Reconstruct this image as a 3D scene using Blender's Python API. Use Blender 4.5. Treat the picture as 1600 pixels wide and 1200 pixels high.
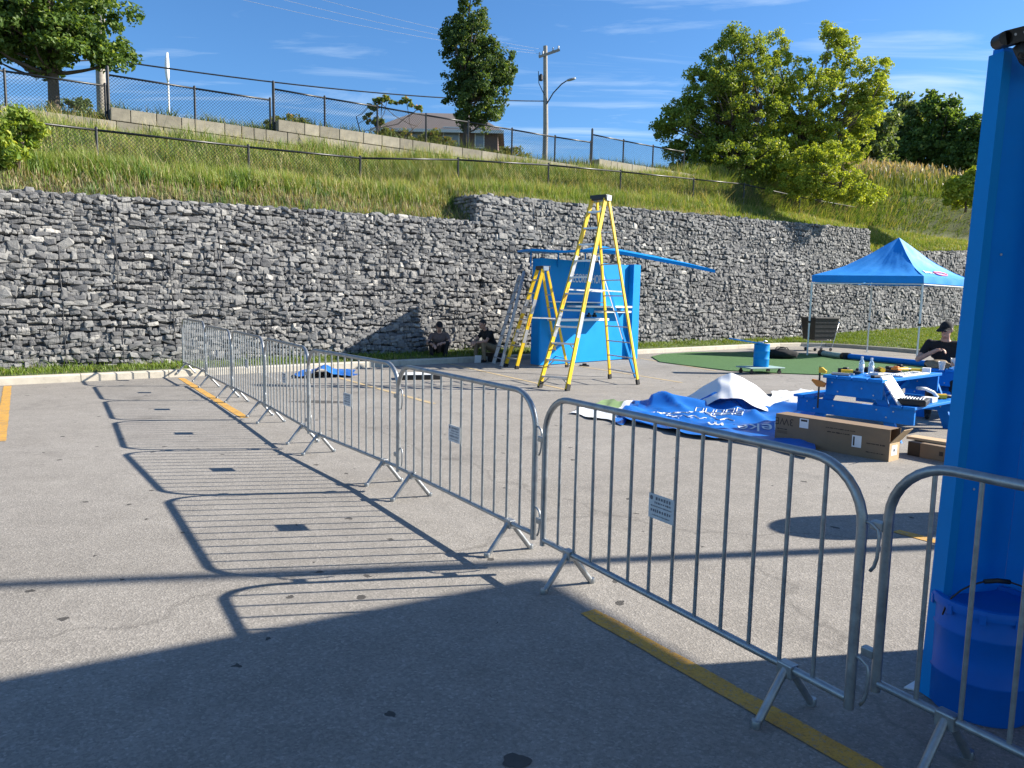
import bpy, bmesh, math, random
import numpy as np
from mathutils import Vector, Matrix, Euler

for o in list(bpy.data.objects):
    bpy.data.objects.remove(o, do_unlink=True)
scene = bpy.context.scene
C = scene.collection
R = math.radians
rnd = random.Random(7)
nr = np.random.default_rng(11)

# ------------------------------------------------------------------ camera
CAM_F, CAM_H, PITCH, ROLL = 1150.0, 1.63, R(6.5), 0.02
cf = Vector((0, math.cos(PITCH), -math.sin(PITCH)))
cr0 = Vector((1, 0, 0)); cu0 = cr0.cross(cf)
cr = cr0 * math.cos(ROLL) + cu0 * math.sin(ROLL)
cu = cu0 * math.cos(ROLL) - cr0 * math.sin(ROLL)
CO = Vector((0, 0, CAM_H))
cam_data = bpy.data.cameras.new('camera')
cam = bpy.data.objects.new('camera', cam_data); C.objects.link(cam)
cam_data.sensor_width = 36.0; cam_data.lens = CAM_F / 1600 * 36
cam_data.clip_start = 0.05; cam_data.clip_end = 3000
m3 = Matrix((cr, cu, -cf)).transposed()
cam.matrix_world = Matrix.Translation(CO) @ m3.to_4x4()
scene.camera = cam

def ray(px, py):
    return cf + cr * ((px - 800) / CAM_F) + cu * ((600 - py) / CAM_F)
def G(px, py, z=0.0):                     # pixel -> point on a level plane
    d = ray(px, py); t = (z - CAM_H) / d.z
    return CO + d * t
def AT(px, py, Y):                        # pixel -> point at a known depth
    d = ray(px, py); return CO + d * (Y / d.y)
def PR(p):
    v = Vector(p) - CO; d = v.dot(cf)
    return 800 + CAM_F * v.dot(cr) / d, 600 - CAM_F * v.dot(cu) / d

# ------------------------------------------------------------------ world, sun, exposure
SUN_EL = R(30.0); SX, SY = 0.986, 0.167          # horizontal direction towards the sun
sun_dir = Vector((SX * math.cos(SUN_EL), SY * math.cos(SUN_EL), math.sin(SUN_EL)))
world = bpy.data.worlds.new('World'); scene.world = world; world.use_nodes = True
wn = world.node_tree.nodes; wl = world.node_tree.links
for n in list(wn): wn.remove(n)
wo = wn.new('ShaderNodeOutputWorld'); wb = wn.new('ShaderNodeBackground')
sky = wn.new('ShaderNodeTexSky'); sky.sky_type = 'NISHITA'; sky.sun_disc = False
sky.sun_elevation = SUN_EL; sky.sun_rotation = math.atan2(SX, SY)
sky.altitude = 100; sky.air_density = 1.0; sky.dust_density = 0.3; sky.ozone_density = 3.0
wb.inputs['Strength'].default_value = 0.065
# thin cirrus streaks over the whole dome
tc = wn.new('ShaderNodeTexCoord')
sep = wn.new('ShaderNodeSeparateXYZ'); wl.new(tc.outputs['Generated'], sep.inputs[0])
mx = wn.new('ShaderNodeMath'); mx.operation = 'MAXIMUM'; mx.inputs[1].default_value = 0.06
wl.new(sep.outputs['Z'], mx.inputs[0])
dv = wn.new('ShaderNodeVectorMath'); dv.operation = 'DIVIDE'
cmbz = wn.new('ShaderNodeCombineXYZ')
for k in range(3): wl.new(mx.outputs[0], cmbz.inputs[k])
wl.new(tc.outputs['Generated'], dv.inputs[0]); wl.new(cmbz.outputs[0], dv.inputs[1])
mp = wn.new('ShaderNodeMapping'); mp.inputs['Rotation'].default_value = (0, 0, R(22)); mp.inputs['Scale'].default_value = (0.55, 1.5, 1)
wl.new(dv.outputs[0], mp.inputs[0])
nz = wn.new('ShaderNodeTexNoise'); nz.inputs['Scale'].default_value = 1.5; nz.inputs['Detail'].default_value = 8
nz.inputs['Roughness'].default_value = 0.6; nz.inputs['Distortion'].default_value = 0.8
wl.new(mp.outputs[0], nz.inputs['Vector'])
crp = wn.new('ShaderNodeValToRGB'); crp.color_ramp.elements[0].position = 0.50; crp.color_ramp.elements[1].position = 0.80
crp.color_ramp.elements[1].color = (0.6, 0.6, 0.6, 1)
wl.new(nz.outputs['Fac'], crp.inputs[0])
hsv = wn.new('ShaderNodeHueSaturation'); hsv.inputs['Saturation'].default_value = 1.12
hsv.inputs['Value'].default_value = 1.0
wl.new(sky.outputs[0], hsv.inputs['Color'])
wbal = wn.new('ShaderNodeMixRGB'); wbal.blend_type = 'MULTIPLY'; wbal.inputs[0].default_value = 1.0; wbal.inputs[2].default_value = (0.78, 1.03, 1.24, 1)
wl.new(hsv.outputs[0], wbal.inputs[1])
mixc = wn.new('ShaderNodeMixRGB'); mixc.inputs[2].default_value = (5.8, 7.0, 8.2, 1)
wl.new(crp.outputs[0], mixc.inputs[0]); wl.new(wbal.outputs[0], mixc.inputs[1])
wl.new(mixc.outputs[0], wb.inputs['Color']); wl.new(wb.outputs[0], wo.inputs[0])

sd = bpy.data.lights.new('sun', 'SUN'); sd.energy = 5.0; sd.angle = R(0.53); sd.color = (1.0, 0.93, 0.82)
so = bpy.data.objects.new('sun', sd); C.objects.link(so)
so.rotation_euler = (-sun_dir).to_track_quat('-Z', 'Y').to_euler()
so.location = (30, 5, 30)
scene.view_settings.view_transform = 'Standard'; scene.view_settings.look = 'None'
scene.view_settings.exposure = 1.25; scene.view_settings.gamma = 1.0
scene.view_settings.use_curve_mapping = False

# ------------------------------------------------------------------ mesh helpers
class MB:
    def __init__(s): s.v = []; s.f = []; s.m = []; s.mi = 0
    def add(s, vs, fs):
        b = len(s.v); s.v += [tuple(x) for x in vs]
        for f in fs: s.f.append([b + i for i in f]); s.m.append(s.mi)
        return s
    def box(s, x0, x1, y0, y1, z0, z1):
        vs = [(x0,y0,z0),(x1,y0,z0),(x1,y1,z0),(x0,y1,z0),(x0,y0,z1),(x1,y0,z1),(x1,y1,z1),(x0,y1,z1)]
        return s.add(vs, [(0,3,2,1),(4,5,6,7),(0,1,5,4),(1,2,6,5),(2,3,7,6),(3,0,4,7)])
    def bbox(s, x0, x1, y0, y1, z0, z1, b=0.01):
        """box with chamfered edges"""
        bm = bmesh.new()
        r = bmesh.ops.create_cube(bm, size=1)
        for v in bm.verts:
            v.co = Vector(((x0+x1)/2 + v.co.x*(x1-x0), (y0+y1)/2 + v.co.y*(y1-y0), (z0+z1)/2 + v.co.z*(z1-z0)))
        bmesh.ops.bevel(bm, geom=list(bm.edges), offset=b, segments=2, affect='EDGES', profile=0.5)
        s.frombm(bm); return s
    def frombm(s, bm, M=None):
        bm.verts.index_update()
        s.add([(M @ v.co) if M else v.co.copy() for v in bm.verts], [[v.index for v in f.verts] for f in bm.faces]); bm.free()
        return s
    def beam(s, p, q, w, h, up=(0,0,1), b=0):
        p = Vector(p); q = Vector(q); d = (q-p).normalized(); u = Vector(up)
        x = d.cross(u)
        if x.length < 1e-4: x = d.cross(Vector((1,0,0)))
        x.normalize(); y = x.cross(d)
        vs = []
        for a in (p, q):
            for i, j in ((-1,-1),(1,-1),(1,1),(-1,1)): vs.append(a + x*(i*w/2) + y*(j*h/2))
        return s.add(vs, [(0,1,2,3),(7,6,5,4),(0,4,5,1),(1,5,6,2),(2,6,7,3),(3,7,4,0)])
    def tube(s, pts, r, n=8, caps=True, rs=None):
        pts = [Vector(p) for p in pts]; N = len(pts); rings = []
        t0 = (pts[1]-pts[0]).normalized()
        a = Vector((0,0,1)) if abs(t0.z) < 0.9 else Vector((1,0,0))
        x = t0.cross(a).normalized()
        b = len(s.v)
        for i, p in enumerate(pts):
            if i == 0: t = pts[1]-pts[0]
            elif i == N-1: t = pts[-1]-pts[-2]
            else: t = (pts[i+1]-p).normalized() + (p-pts[i-1]).normalized()
            t.normalize(); x = (x - t*x.dot(t)).normalized(); y = t.cross(x)
            rr = rs[i] if rs else r
            for k in range(n):
                an = 2*math.pi*k/n; s.v.append(tuple(p + (x*math.cos(an) + y*math.sin(an))*rr))
        for i in range(N-1):
            for k in range(n):
                k2 = (k+1) % n
                s.f.append([b+i*n+k, b+i*n+k2, b+(i+1)*n+k2, b+(i+1)*n+k]); s.m.append(s.mi)
        if caps:
            s.f.append([b+k for k in range(n)][::-1]); s.m.append(s.mi)
            s.f.append([b+(N-1)*n+k for k in range(n)]); s.m.append(s.mi)
        return s
    def lathe(s, prof, n=24, c=(0,0,0)):
        b = len(s.v)
        for r, z in prof:
            for k in range(n):
                a = 2*math.pi*k/n; s.v.append((c[0]+r*math.cos(a), c[1]+r*math.sin(a), c[2]+z))
        for i in range(len(prof)-1):
            for k in range(n):
                k2 = (k+1) % n
                s.f.append([b+i*n+k, b+i*n+k2, b+(i+1)*n+k2, b+(i+1)*n+k]); s.m.append(s.mi)
        s.f.append([b+k for k in range(n)][::-1]); s.m.append(s.mi)
        e = b+(len(prof)-1)*n
        s.f.append([e+k for k in range(n)]); s.m.append(s.mi)
        return s
    def prism(s, poly, z0, z1):
        """horizontal polygon extruded vertically"""
        n = len(poly)
        vs = [(x,y,z0) for x,y in poly] + [(x,y,z1) for x,y in poly]
        fs = [list(range(n))[::-1], [n+i for i in range(n)]] + [(i,(i+1)%n,n+(i+1)%n,n+i) for i in range(n)]
        return s.add(vs, fs)
    def prismM(s, poly, d, M):
        """polygon in local xy plane, extruded d along local z, placed by matrix"""
        n = len(poly)
        vs = [M @ Vector((x,y,0)) for x,y in poly] + [M @ Vector((x,y,d)) for x,y in poly]
        fs = [list(range(n))[::-1], [n+i for i in range(n)]] + [(i,(i+1)%n,n+(i+1)%n,n+i) for i in range(n)]
        return s.add(vs, fs)
    def mesh(s, name, mats, smooth=False):
        me = bpy.data.meshes.new(name); me.from_pydata(s.v, [], s.f)
        if not isinstance(mats, (list, tuple)): mats = [mats]
        for m in mats: me.materials.append(m)
        if any(s.m): me.polygons.foreach_set('material_index', s.m)
        if smooth is True: me.polygons.foreach_set('use_smooth', [True]*len(me.polygons))
        elif smooth:
            me.polygons.foreach_set('use_smooth', [True]*len(me.polygons))
            me.set_sharp_from_angle(angle=R(smooth))
        me.update(); return me
    def build(s, name, mats, parent=None, smooth=False, M=None):
        return link(name, s.mesh(name, mats, smooth), parent, M)

def link(name, me, parent=None, M=None):
    o = bpy.data.objects.new(name, me); C.objects.link(o)
    if parent is not None: o.parent = parent
    if M is not None: o.matrix_local = M
    return o
def tag(o, label=None, cat=None, group=None, kind=None):
    if label: o['label'] = label
    if cat: o['category'] = cat
    if group: o['group'] = group
    if kind: o['kind'] = kind
    return o
def thing(name, label, cat, loc=(0,0,0), rz=0.0, group=None):
    o = bpy.data.objects.new(name, None); o.empty_display_size = 0.1; C.objects.link(o)
    o.location = loc; o.rotation_euler = (0,0,rz)
    return tag(o, label, cat, group)
def copy_tree(o, parent=None):
    c = o.copy(); C.objects.link(c); c.parent = parent
    for ch in list(o.children): copy_tree(ch, c)
    return c
def np_mesh(name, V, F, mat, col=None, smooth=False):
    """V (n,3), F (m,k) arrays of equal-sized faces"""
    me = bpy.data.meshes.new(name); k = F.shape[1]
    me.vertices.add(len(V)); me.vertices.foreach_set('co', V.astype(np.float32).ravel())
    me.loops.add(F.size); me.loops.foreach_set('vertex_index', F.astype(np.int32).ravel())
    me.polygons.add(len(F)); me.polygons.foreach_set('loop_start', np.arange(0, F.size, k, dtype=np.int32))
    me.polygons.foreach_set('use_smooth', np.full(len(F), bool(smooth)))
    me.update(calc_edges=True)
    if col is not None:
        a = me.color_attributes.new('tone', 'FLOAT_COLOR', 'POINT')
        c4 = np.ones((len(V), 4), np.float32); c4[:, :3] = col; a.data.foreach_set('color', c4.ravel())
    me.materials.append(mat); return me

# ------------------------------------------------------------------ materials
def nodes(name):
    m = bpy.data.materials.new(name); m.use_nodes = True
    n = m.node_tree.nodes; l = m.node_tree.links
    return m, n, l, n['Principled BSDF']
def N(n, typ, **kw):
    x = n.new(typ)
    for k, v in kw.items():
        if k in x.inputs: x.inputs[k].default_value = v
        else: setattr(x, k, v)
    return x
def ramp(n, stops):
    r = n.new('ShaderNodeValToRGB'); e = r.color_ramp.elements
    while len(e) < len(stops): e.new(0.5)
    for i, (p, c) in enumerate(stops):
        e[i].position = p; e[i].color = (*c, 1) if len(c) == 3 else c
    return r
def mat(name, col, rough=0.6, metal=0.0, var=0.12, scale=6.0, bump=0.0, bscale=60.0, spec=0.5, trans=0.0, dirt=0.0):
    m, n, l, p = nodes(name)
    tcn = N(n, 'ShaderNodeTexCoord')
    nz = N(n, 'ShaderNodeTexNoise', Scale=scale, Detail=6.0, Roughness=0.65)
    l.new(tcn.outputs['Object'], nz.inputs['Vector'])
    a = tuple(max(0, c*(1-var)) for c in col); b = tuple(min(1, c*(1+var)) for c in col)
    r = ramp(n, [(0.3, a), (0.7, b)]); l.new(nz.outputs['Fac'], r.inputs[0])
    out = r.outputs[0]
    if dirt:
        n2 = N(n, 'ShaderNodeTexNoise', Scale=scale*3.1, Detail=8.0, Roughness=0.75); l.new(tcn.outputs['Object'], n2.inputs['Vector'])
        r2 = ramp(n, [(0.52, (0,0,0)), (0.7, (dirt,)*3)]); l.new(n2.outputs['Fac'], r2.inputs[0])
        mxx = N(n, 'ShaderNodeMixRGB'); mxx.inputs[2].default_value = (0.12, 0.10, 0.08, 1)
        l.new(r2.outputs[0], mxx.inputs[0]); l.new(out, mxx.inputs[1]); out = mxx.outputs[0]
    l.new(out, p.inputs['Base Color'])
    rr = ramp(n, [(0.3, (max(0,rough-0.08),)*3), (0.7, (min(1,rough+0.08),)*3)]); l.new(nz.outputs['Fac'], rr.inputs[0])
    l.new(rr.outputs[0], p.inputs['Roughness'])
    p.inputs['Metallic'].default_value = metal
    p.inputs['Specular IOR Level'].default_value = spec
    if trans: p.inputs['Transmission Weight'].default_value = trans
    if bump:
        nb = N(n, 'ShaderNodeTexNoise', Scale=bscale, Detail=5.0); l.new(tcn.outputs['Object'], nb.inputs['Vector'])
        bp = N(n, 'ShaderNodeBump', Strength=bump, Distance=0.01); l.new(nb.outputs['Fac'], bp.inputs['Height'])
        l.new(bp.outputs[0], p.inputs['Normal'])
    return m
def foliage_mat(name, trans=0.35, rough=0.5):
    m, n, l, p = nodes(name)
    at = N(n, 'ShaderNodeAttribute'); at.attribute_name = 'tone'
    l.new(at.outputs['Color'], p.inputs['Base Color']); p.inputs['Roughness'].default_value = rough
    p.inputs['Specular IOR Level'].default_value = 0.3
    tr = N(n, 'ShaderNodeBsdfTranslucent')
    g = N(n, 'ShaderNodeMixRGB'); g.blend_type = 'MULTIPLY'; g.inputs[0].default_value = 1.0
    g.inputs[2].default_value = (1.25, 1.15, 0.45, 1); l.new(at.outputs['Color'], g.inputs[1]); l.new(g.outputs[0], tr.inputs['Color'])
    ms = N(n, 'ShaderNodeMixShader'); ms.inputs[0].default_value = trans
    out = n['Material Output']; l.new(p.outputs[0], ms.inputs[1]); l.new(tr.outputs[0], ms.inputs[2]); l.new(ms.outputs[0], out.inputs[0])
    return m

def asphalt_mat():
    m, n, l, p = nodes('asphalt')
    t = N(n, 'ShaderNodeTexCoord')
    big = N(n, 'ShaderNodeTexNoise', Scale=0.35, Detail=5.0, Roughness=0.6); l.new(t.outputs['Object'], big.inputs['Vector'])
    mid = N(n, 'ShaderNodeTexNoise', Scale=3.2, Detail=7.0, Roughness=0.7); l.new(t.outputs['Object'], mid.inputs['Vector'])
    fine = N(n, 'ShaderNodeTexVoronoi', Scale=95.0); fine.voronoi_dimensions = '2D'; l.new(t.outputs['Object'], fine.inputs['Vector'])
    fn = N(n, 'ShaderNodeTexNoise', Scale=160.0, Detail=3.0, Roughness=0.7); l.new(t.outputs['Object'], fn.inputs['Vector'])
    r1 = ramp(n, [(0.30, (0.235, 0.217, 0.193)), (0.70, (0.302, 0.281, 0.253))]); l.new(big.outputs['Fac'], r1.inputs[0])
    r2 = ramp(n, [(0.30, (0.86,)*3), (0.72, (1.09,)*3)]); l.new(mid.outputs['Fac'], r2.inputs[0])
    mu = N(n, 'ShaderNodeMixRGB'); mu.blend_type = 'MULTIPLY'; mu.inputs[0].default_value = 1
    l.new(r1.outputs[0], mu.inputs[1]); l.new(r2.outputs[0], mu.inputs[2])
    # aggregate: every stone its own tone
    sepc = N(n, 'ShaderNodeSeparateColor'); l.new(fine.outputs['Color'], sepc.inputs[0])
    r3 = ramp(n, [(0.0, (0.72,)*3), (0.5, (0.96,)*3), (0.85, (1.06,)*3), (1.0, (1.38,)*3)]); l.new(sepc.outputs[0], r3.inputs[0])
    mu2 = N(n, 'ShaderNodeMixRGB'); mu2.blend_type = 'MULTIPLY'; mu2.inputs[0].default_value = 0.75
    l.new(mu.outputs[0], mu2.inputs[1]); l.new(r3.outputs[0], mu2.inputs[2])
    r4 = ramp(n, [(0.33, (0.76,)*3), (0.5, (1.0,)*3), (0.75, (1.14,)*3)]); l.new(fn.outputs['Fac'], r4.inputs[0])
    mu3 = N(n, 'ShaderNodeMixRGB'); mu3.blend_type = 'MULTIPLY'; mu3.inputs[0].default_value = 0.8
    l.new(mu2.outputs[0], mu3.inputs[1]); l.new(r4.outputs[0], mu3.inputs[2])
    # black gum spots
    v2 = N(n, 'ShaderNodeTexVoronoi', Scale=3.0); v2.voronoi_dimensions = '2D'; v2.inputs['Randomness'].default_value = 1.0
    dw = N(n, 'ShaderNodeTexNoise', Scale=22.0, Detail=5.0); l.new(t.outputs['Object'], dw.inputs['Vector'])
    ad = N(n, 'ShaderNodeMixRGB'); ad.inputs[0].default_value = 0.07; l.new(t.outputs['Object'], ad.inputs[1]); l.new(dw.outputs['Color'], ad.inputs[2])
    l.new(ad.outputs[0], v2.inputs['Vector'])
    sc2 = N(n, 'ShaderNodeSeparateColor'); l.new(v2.outputs['Color'], sc2.inputs[0])
    thr = N(n, 'ShaderNodeMath', operation='MULTIPLY'); thr.inputs[1].default_value = 0.085; l.new(sc2.outputs[1], thr.inputs[0])
    lt = N(n, 'ShaderNodeMath', operation='LESS_THAN'); l.new(v2.outputs['Distance'], lt.inputs[0]); l.new(thr.outputs[0], lt.inputs[1])
    pres = N(n, 'ShaderNodeMath', operation='GREATER_THAN'); pres.inputs[1].default_value = 0.74; l.new(sc2.outputs[0], pres.inputs[0])
    an = N(n, 'ShaderNodeMath', operation='MULTIPLY'); l.new(lt.outputs[0], an.inputs[0]); l.new(pres.outputs[0], an.inputs[1])
    am = N(n, 'ShaderNodeMath', operation='MULTIPLY'); am.inputs[1].default_value = 0.8; l.new(an.outputs[0], am.inputs[0])
    mu4 = N(n, 'ShaderNodeMixRGB'); mu4.inputs[2].default_value = (0.025, 0.024, 0.024, 1)
    l.new(am.outputs[0], mu4.inputs[0]); l.new(mu3.outputs[0], mu4.inputs[1])
    # oil stains
    st = N(n, 'ShaderNodeTexNoise', Scale=0.9, Detail=9.0, Roughness=0.62); l.new(t.outputs['Object'], st.inputs['Vector'])
    rs = ramp(n, [(0.58, (0,0,0)), (0.74, (0.45,)*3)]); l.new(st.outputs['Fac'], rs.inputs[0])
    mu5 = N(n, 'ShaderNodeMixRGB'); mu5.inputs[2].default_value = (0.075, 0.070, 0.066, 1)
    l.new(rs.outputs[0], mu5.inputs[0]); l.new(mu4.outputs[0], mu5.inputs[1])
    # hairline cracks
    cv = N(n, 'ShaderNodeTexVoronoi', Scale=0.22); cv.feature = 'DISTANCE_TO_EDGE'
    dn = N(n, 'ShaderNodeTexNoise', Scale=1.6, Detail=6.0); l.new(t.outputs['Object'], dn.inputs['Vector'])
    ad2 = N(n, 'ShaderNodeMixRGB'); ad2.inputs[0].default_value = 0.45; l.new(t.outputs['Object'], ad2.inputs[1]); l.new(dn.outputs['Color'], ad2.inputs[2])
    l.new(ad2.outputs[0], cv.inputs['Vector'])
    rc = ramp(n, [(0.0, (0.30,)*3), (0.0012, (0,0,0))]); l.new(cv.outputs['Distance'], rc.inputs[0])
    mu6 = N(n, 'ShaderNodeMixRGB'); mu6.inputs[2].default_value = (0.05, 0.046, 0.042, 1)
    l.new(rc.outputs[0], mu6.inputs[0]); l.new(mu5.outputs[0], mu6.inputs[1])
    l.new(mu6.outputs[0], p.inputs['Base Color']); p.inputs['Roughness'].default_value = 0.92
    p.inputs['Specular IOR Level'].default_value = 0.25
    bp = N(n, 'ShaderNodeBump', Strength=0.4, Distance=0.005); l.new(fn.outputs['Fac'], bp.inputs['Height'])
    bp2 = N(n, 'ShaderNodeBump', Strength=0.35, Distance=0.004); l.new(fine.outputs['Distance'], bp2.inputs['Height']); l.new(bp.outputs[0], bp2.inputs['Normal'])
    l.new(bp2.outputs[0], p.inputs['Normal'])
    return m

def paint_line_mat():
    m, n, l, p = nodes('yellow_line_paint')
    t = N(n, 'ShaderNodeTexCoord')
    a = N(n, 'ShaderNodeTexNoise', Scale=5.0, Detail=8.0, Roughness=0.75); l.new(t.outputs['Object'], a.inputs['Vector'])
    r = ramp(n, [(0.30, (0.34, 0.19, 0.055)), (0.52, (0.56, 0.30, 0.045)), (0.8, (0.64, 0.36, 0.06))]); l.new(a.outputs['Fac'], r.inputs[0])
    f = N(n, 'ShaderNodeTexNoise', Scale=90.0, Detail=4.0, Roughness=0.8); l.new(t.outputs['Object'], f.inputs['Vector'])
    r2 = ramp(n, [(0.36, (0.55, 0.55, 0.55)), (0.5, (1,1,1))]); l.new(f.outputs['Fac'], r2.inputs[0])
    mu = N(n, 'ShaderNodeMixRGB'); mu.blend_type = 'MULTIPLY'; mu.inputs[0].default_value = 0.8
    l.new(r.outputs[0], mu.inputs[1]); l.new(r2.outputs[0], mu.inputs[2]); l.new(mu.outputs[0], p.inputs['Base Color'])
    wn_ = N(n, 'ShaderNodeTexNoise', Scale=38.0, Detail=9.0, Roughness=0.8); l.new(t.outputs['Object'], wn_.inputs['Vector'])
    rw_ = ramp(n, [(0.53, (0,0,0)), (0.60, (0.85,)*3)]); l.new(wn_.outputs['Fac'], rw_.inputs[0])
    mw = N(n, 'ShaderNodeMixRGB'); mw.inputs[2].default_value = (0.24, 0.215, 0.185, 1); l.new(rw_.outputs[0], mw.inputs[0]); l.new(mu.outputs[0], mw.inputs[1]); l.new(mw.outputs[0], p.inputs['Base Color'])
    p.inputs['Roughness'].default_value = 0.85
    bp = N(n, 'ShaderNodeBump', Strength=0.4, Distance=0.004); l.new(f.outputs['Fac'], bp.inputs['Height']); l.new(bp.outputs[0], p.inputs['Normal'])
    return m

def stone_mat(name, attr):
    m, n, l, p = nodes(name)
    t = N(n, 'ShaderNodeTexCoord'); geo = N(n, 'ShaderNodeNewGeometry')
    if attr:
        at = N(n, 'ShaderNodeAttribute'); at.attribute_name = 'tone'; src = at.outputs['Fac']
    else:
        oi = N(n, 'ShaderNodeObjectInfo'); src = oi.outputs['Random']
    r = ramp(n, [(0.0, (0.115, 0.115, 0.117)), (0.35, (0.175, 0.175, 0.175)), (0.7, (0.225, 0.223, 0.217)), (0.955, (0.28, 0.273, 0.258)), (1.0, (0.50, 0.48, 0.44))])
    l.new(src, r.inputs[0])
    nz = N(n, 'ShaderNodeTexNoise', Scale=16.0, Detail=7.0, Roughness=0.7); l.new(geo.outputs['Position'], nz.inputs['Vector'])
    r2 = ramp(n, [(0.28, (0.62, 0.62, 0.65)), (0.72, (1.25, 1.24, 1.2))]); l.new(nz.outputs['Fac'], r2.inputs[0])
    mu = N(n, 'ShaderNodeMixRGB'); mu.blend_type = 'MULTIPLY'; mu.inputs[0].default_value = 1
    l.new(r.outputs[0], mu.inputs[1]); l.new(r2.outputs[0], mu.inputs[2]); l.new(mu.outputs[0], p.inputs['Base Color'])
    p.inputs['Roughness'].default_value = 0.9; p.inputs['Specular IOR Level'].default_value = 0.3
    bp = N(n, 'ShaderNodeBump', Strength=0.6, Distance=0.02); l.new(nz.outputs['Fac'], bp.inputs['Height']); l.new(bp.outputs[0], p.inputs['Normal'])
    return m

M = {}
M['asphalt'] = asphalt_mat(); M['line'] = paint_line_mat(); M['line_worn'] = mat('worn_line_paint', (0.42, 0.32, 0.18), 0.9, var=0.25, scale=9)
M['stone'] = stone_mat('gabion_stone', False); M['rubble'] = stone_mat('gabion_rubble', True)
M['core'] = mat('gabion_core', (0.06, 0.06, 0.062), 0.95, var=0.3, scale=9)
M['wire'] = mat('galvanised_wire', (0.045, 0.045, 0.048), 0.5, 0.6)
M['black_pipe'] = mat('black_vinyl_pipe', (0.012, 0.013, 0.014), 0.4, 0.0, var=0.3, scale=3)
M['black_wire'] = mat('black_vinyl_wire', (0.03, 0.032, 0.034), 0.45)
M['soil'] = mat('hill_soil', (0.075, 0.085, 0.03), 0.95, var=0.35, scale=1.6, bump=0.5, bscale=20)
M['lawn'] = mat('verge_soil', (0.07, 0.095, 0.025), 0.95, var=0.35, scale=3.0, bump=0.5, bscale=30)
M['grass'] = foliage_mat('grass_blades', 0.35); M['leaf'] = foliage_mat('leaves', 0.45)
M['bark'] = mat('bark', (0.10, 0.078, 0.06), 0.9, var=0.4, scale=9, bump=0.8, bscale=30)
M['concrete'] = mat('kerb_concrete', (0.46, 0.42, 0.345), 0.9, var=0.16, scale=3.5, bump=0.35, bscale=70, dirt=0.25)
M['block'] = mat('wall_block_concrete', (0.29, 0.262, 0.205), 0.92, var=0.25, scale=5.0, bump=0.4, bscale=40, dirt=0.3)
_m = M['block']; _n = _m.node_tree.nodes; _l = _m.node_tree.links; _p = _n['Principled BSDF']; _src = _p.inputs['Base Color'].links[0].from_socket
_oi = N(_n, 'ShaderNodeObjectInfo'); _rr = ramp(_n, [(0.0, (0.78,0.77,0.75)), (1.0, (1.2,1.18,1.14))]); _l.new(_oi.outputs['Random'], _rr.inputs[0])
_mm = N(_n, 'ShaderNodeMixRGB'); _mm.blend_type = 'MULTIPLY'; _mm.inputs[0].default_value = 1; _l.new(_src, _mm.inputs[1]); _l.new(_rr.outputs[0], _mm.inputs[2]); _l.new(_mm.outputs[0], _p.inputs['Base Color'])
M['galv'] = mat('galvanised_steel', (0.33, 0.345, 0.355), 0.42, 0.75, var=0.22, scale=14, bump=0.08, bscale=120, dirt=0.22)
M['plate'] = mat('sign_plate_white', (0.52, 0.54, 0.55), 0.5, var=0.12, scale=30, dirt=0.25)
M['ink'] = mat('dark_ink', (0.12, 0.13, 0.16), 0.6)
M['blue'] = mat('blue_paint', (0.002, 0.235, 0.62), 0.55, var=0.06, scale=2.5, spec=0.15)
M['blue_dark'] = mat('blue_panel_paint', (0.002, 0.225, 0.74), 0.55, var=0.07, scale=2.2, spec=0.14, dirt=0.05)
M['blue_steel'] = mat('blue_pail_enamel', (0.002, 0.125, 0.52), 0.45, spec=0.25, var=0.1, scale=4, dirt=0.05)
M['blue_wood'] = mat('blue_painted_wood', (0.003, 0.175, 0.58), 0.55, spec=0.2, var=0.15, scale=5, bump=0.1, bscale=40, dirt=0.05)
M['blue_cloth'] = mat('blue_canopy_cloth', (0.008, 0.24, 0.66), 0.65, spec=0.3, var=0.1, scale=3, bump=0.25, bscale=16)
M['blue_vinyl'] = mat('blue_vinyl', (0.008, 0.135, 0.50), 0.40, var=0.15, scale=3)
M['white_vinyl'] = mat('white_vinyl', (0.72, 0.73, 0.74), 0.42, var=0.05, scale=5)
M['white'] = mat('white_paint', (0.78, 0.78, 0.76), 0.5, var=0.05)
M['white_metal'] = mat('white_enamel_pole', (0.70, 0.70, 0.66), 0.4, var=0.06)
M['pink'] = mat('pink_print', (0.75, 0.10, 0.22), 0.6)
M['yellow'] = mat('yellow_fibreglass', (0.70, 0.46, 0.008), 0.45, var=0.12, scale=7, dirt=0.12)
M['alu'] = mat('aluminium', (0.55, 0.56, 0.58), 0.36, 0.85, var=0.12, scale=20)
M['alu_dull'] = mat('dull_aluminium', (0.40, 0.41, 0.43), 0.5, 0.7, var=0.2, scale=15)
M['black'] = mat('black_plastic', (0.012, 0.012, 0.013), 0.45, var=0.3, scale=9)
M['rubber'] = mat('black_rubber', (0.018, 0.018, 0.018), 0.8)
M['fabric_black'] = mat('black_fabric', (0.010, 0.010, 0.012), 0.9, var=0.3, scale=14)
M['fabric_brown'] = mat('brown_grey_fabric', (0.12, 0.085, 0.075), 0.9, var=0.2, scale=14)
M['khaki'] = mat('khaki_fabric', (0.22, 0.165, 0.10), 0.9, var=0.2, scale=14)
M['skin'] = mat('skin', (0.42, 0.235, 0.165), 0.5, var=0.08, scale=14)
M['hair'] = mat('dark_hair', (0.02, 0.014, 0.010), 0.6, var=0.3, scale=60)
M['card'] = mat('cardboard', (0.215, 0.145, 0.088), 0.85, var=0.10, scale=6, bump=0.08, bscale=50)
M['card_in'] = mat('cardboard_inside', (0.50, 0.35, 0.20), 0.85, var=0.08, scale=6)
M['print'] = mat('box_print', (0.045, 0.03, 0.022), 0.8)
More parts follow.
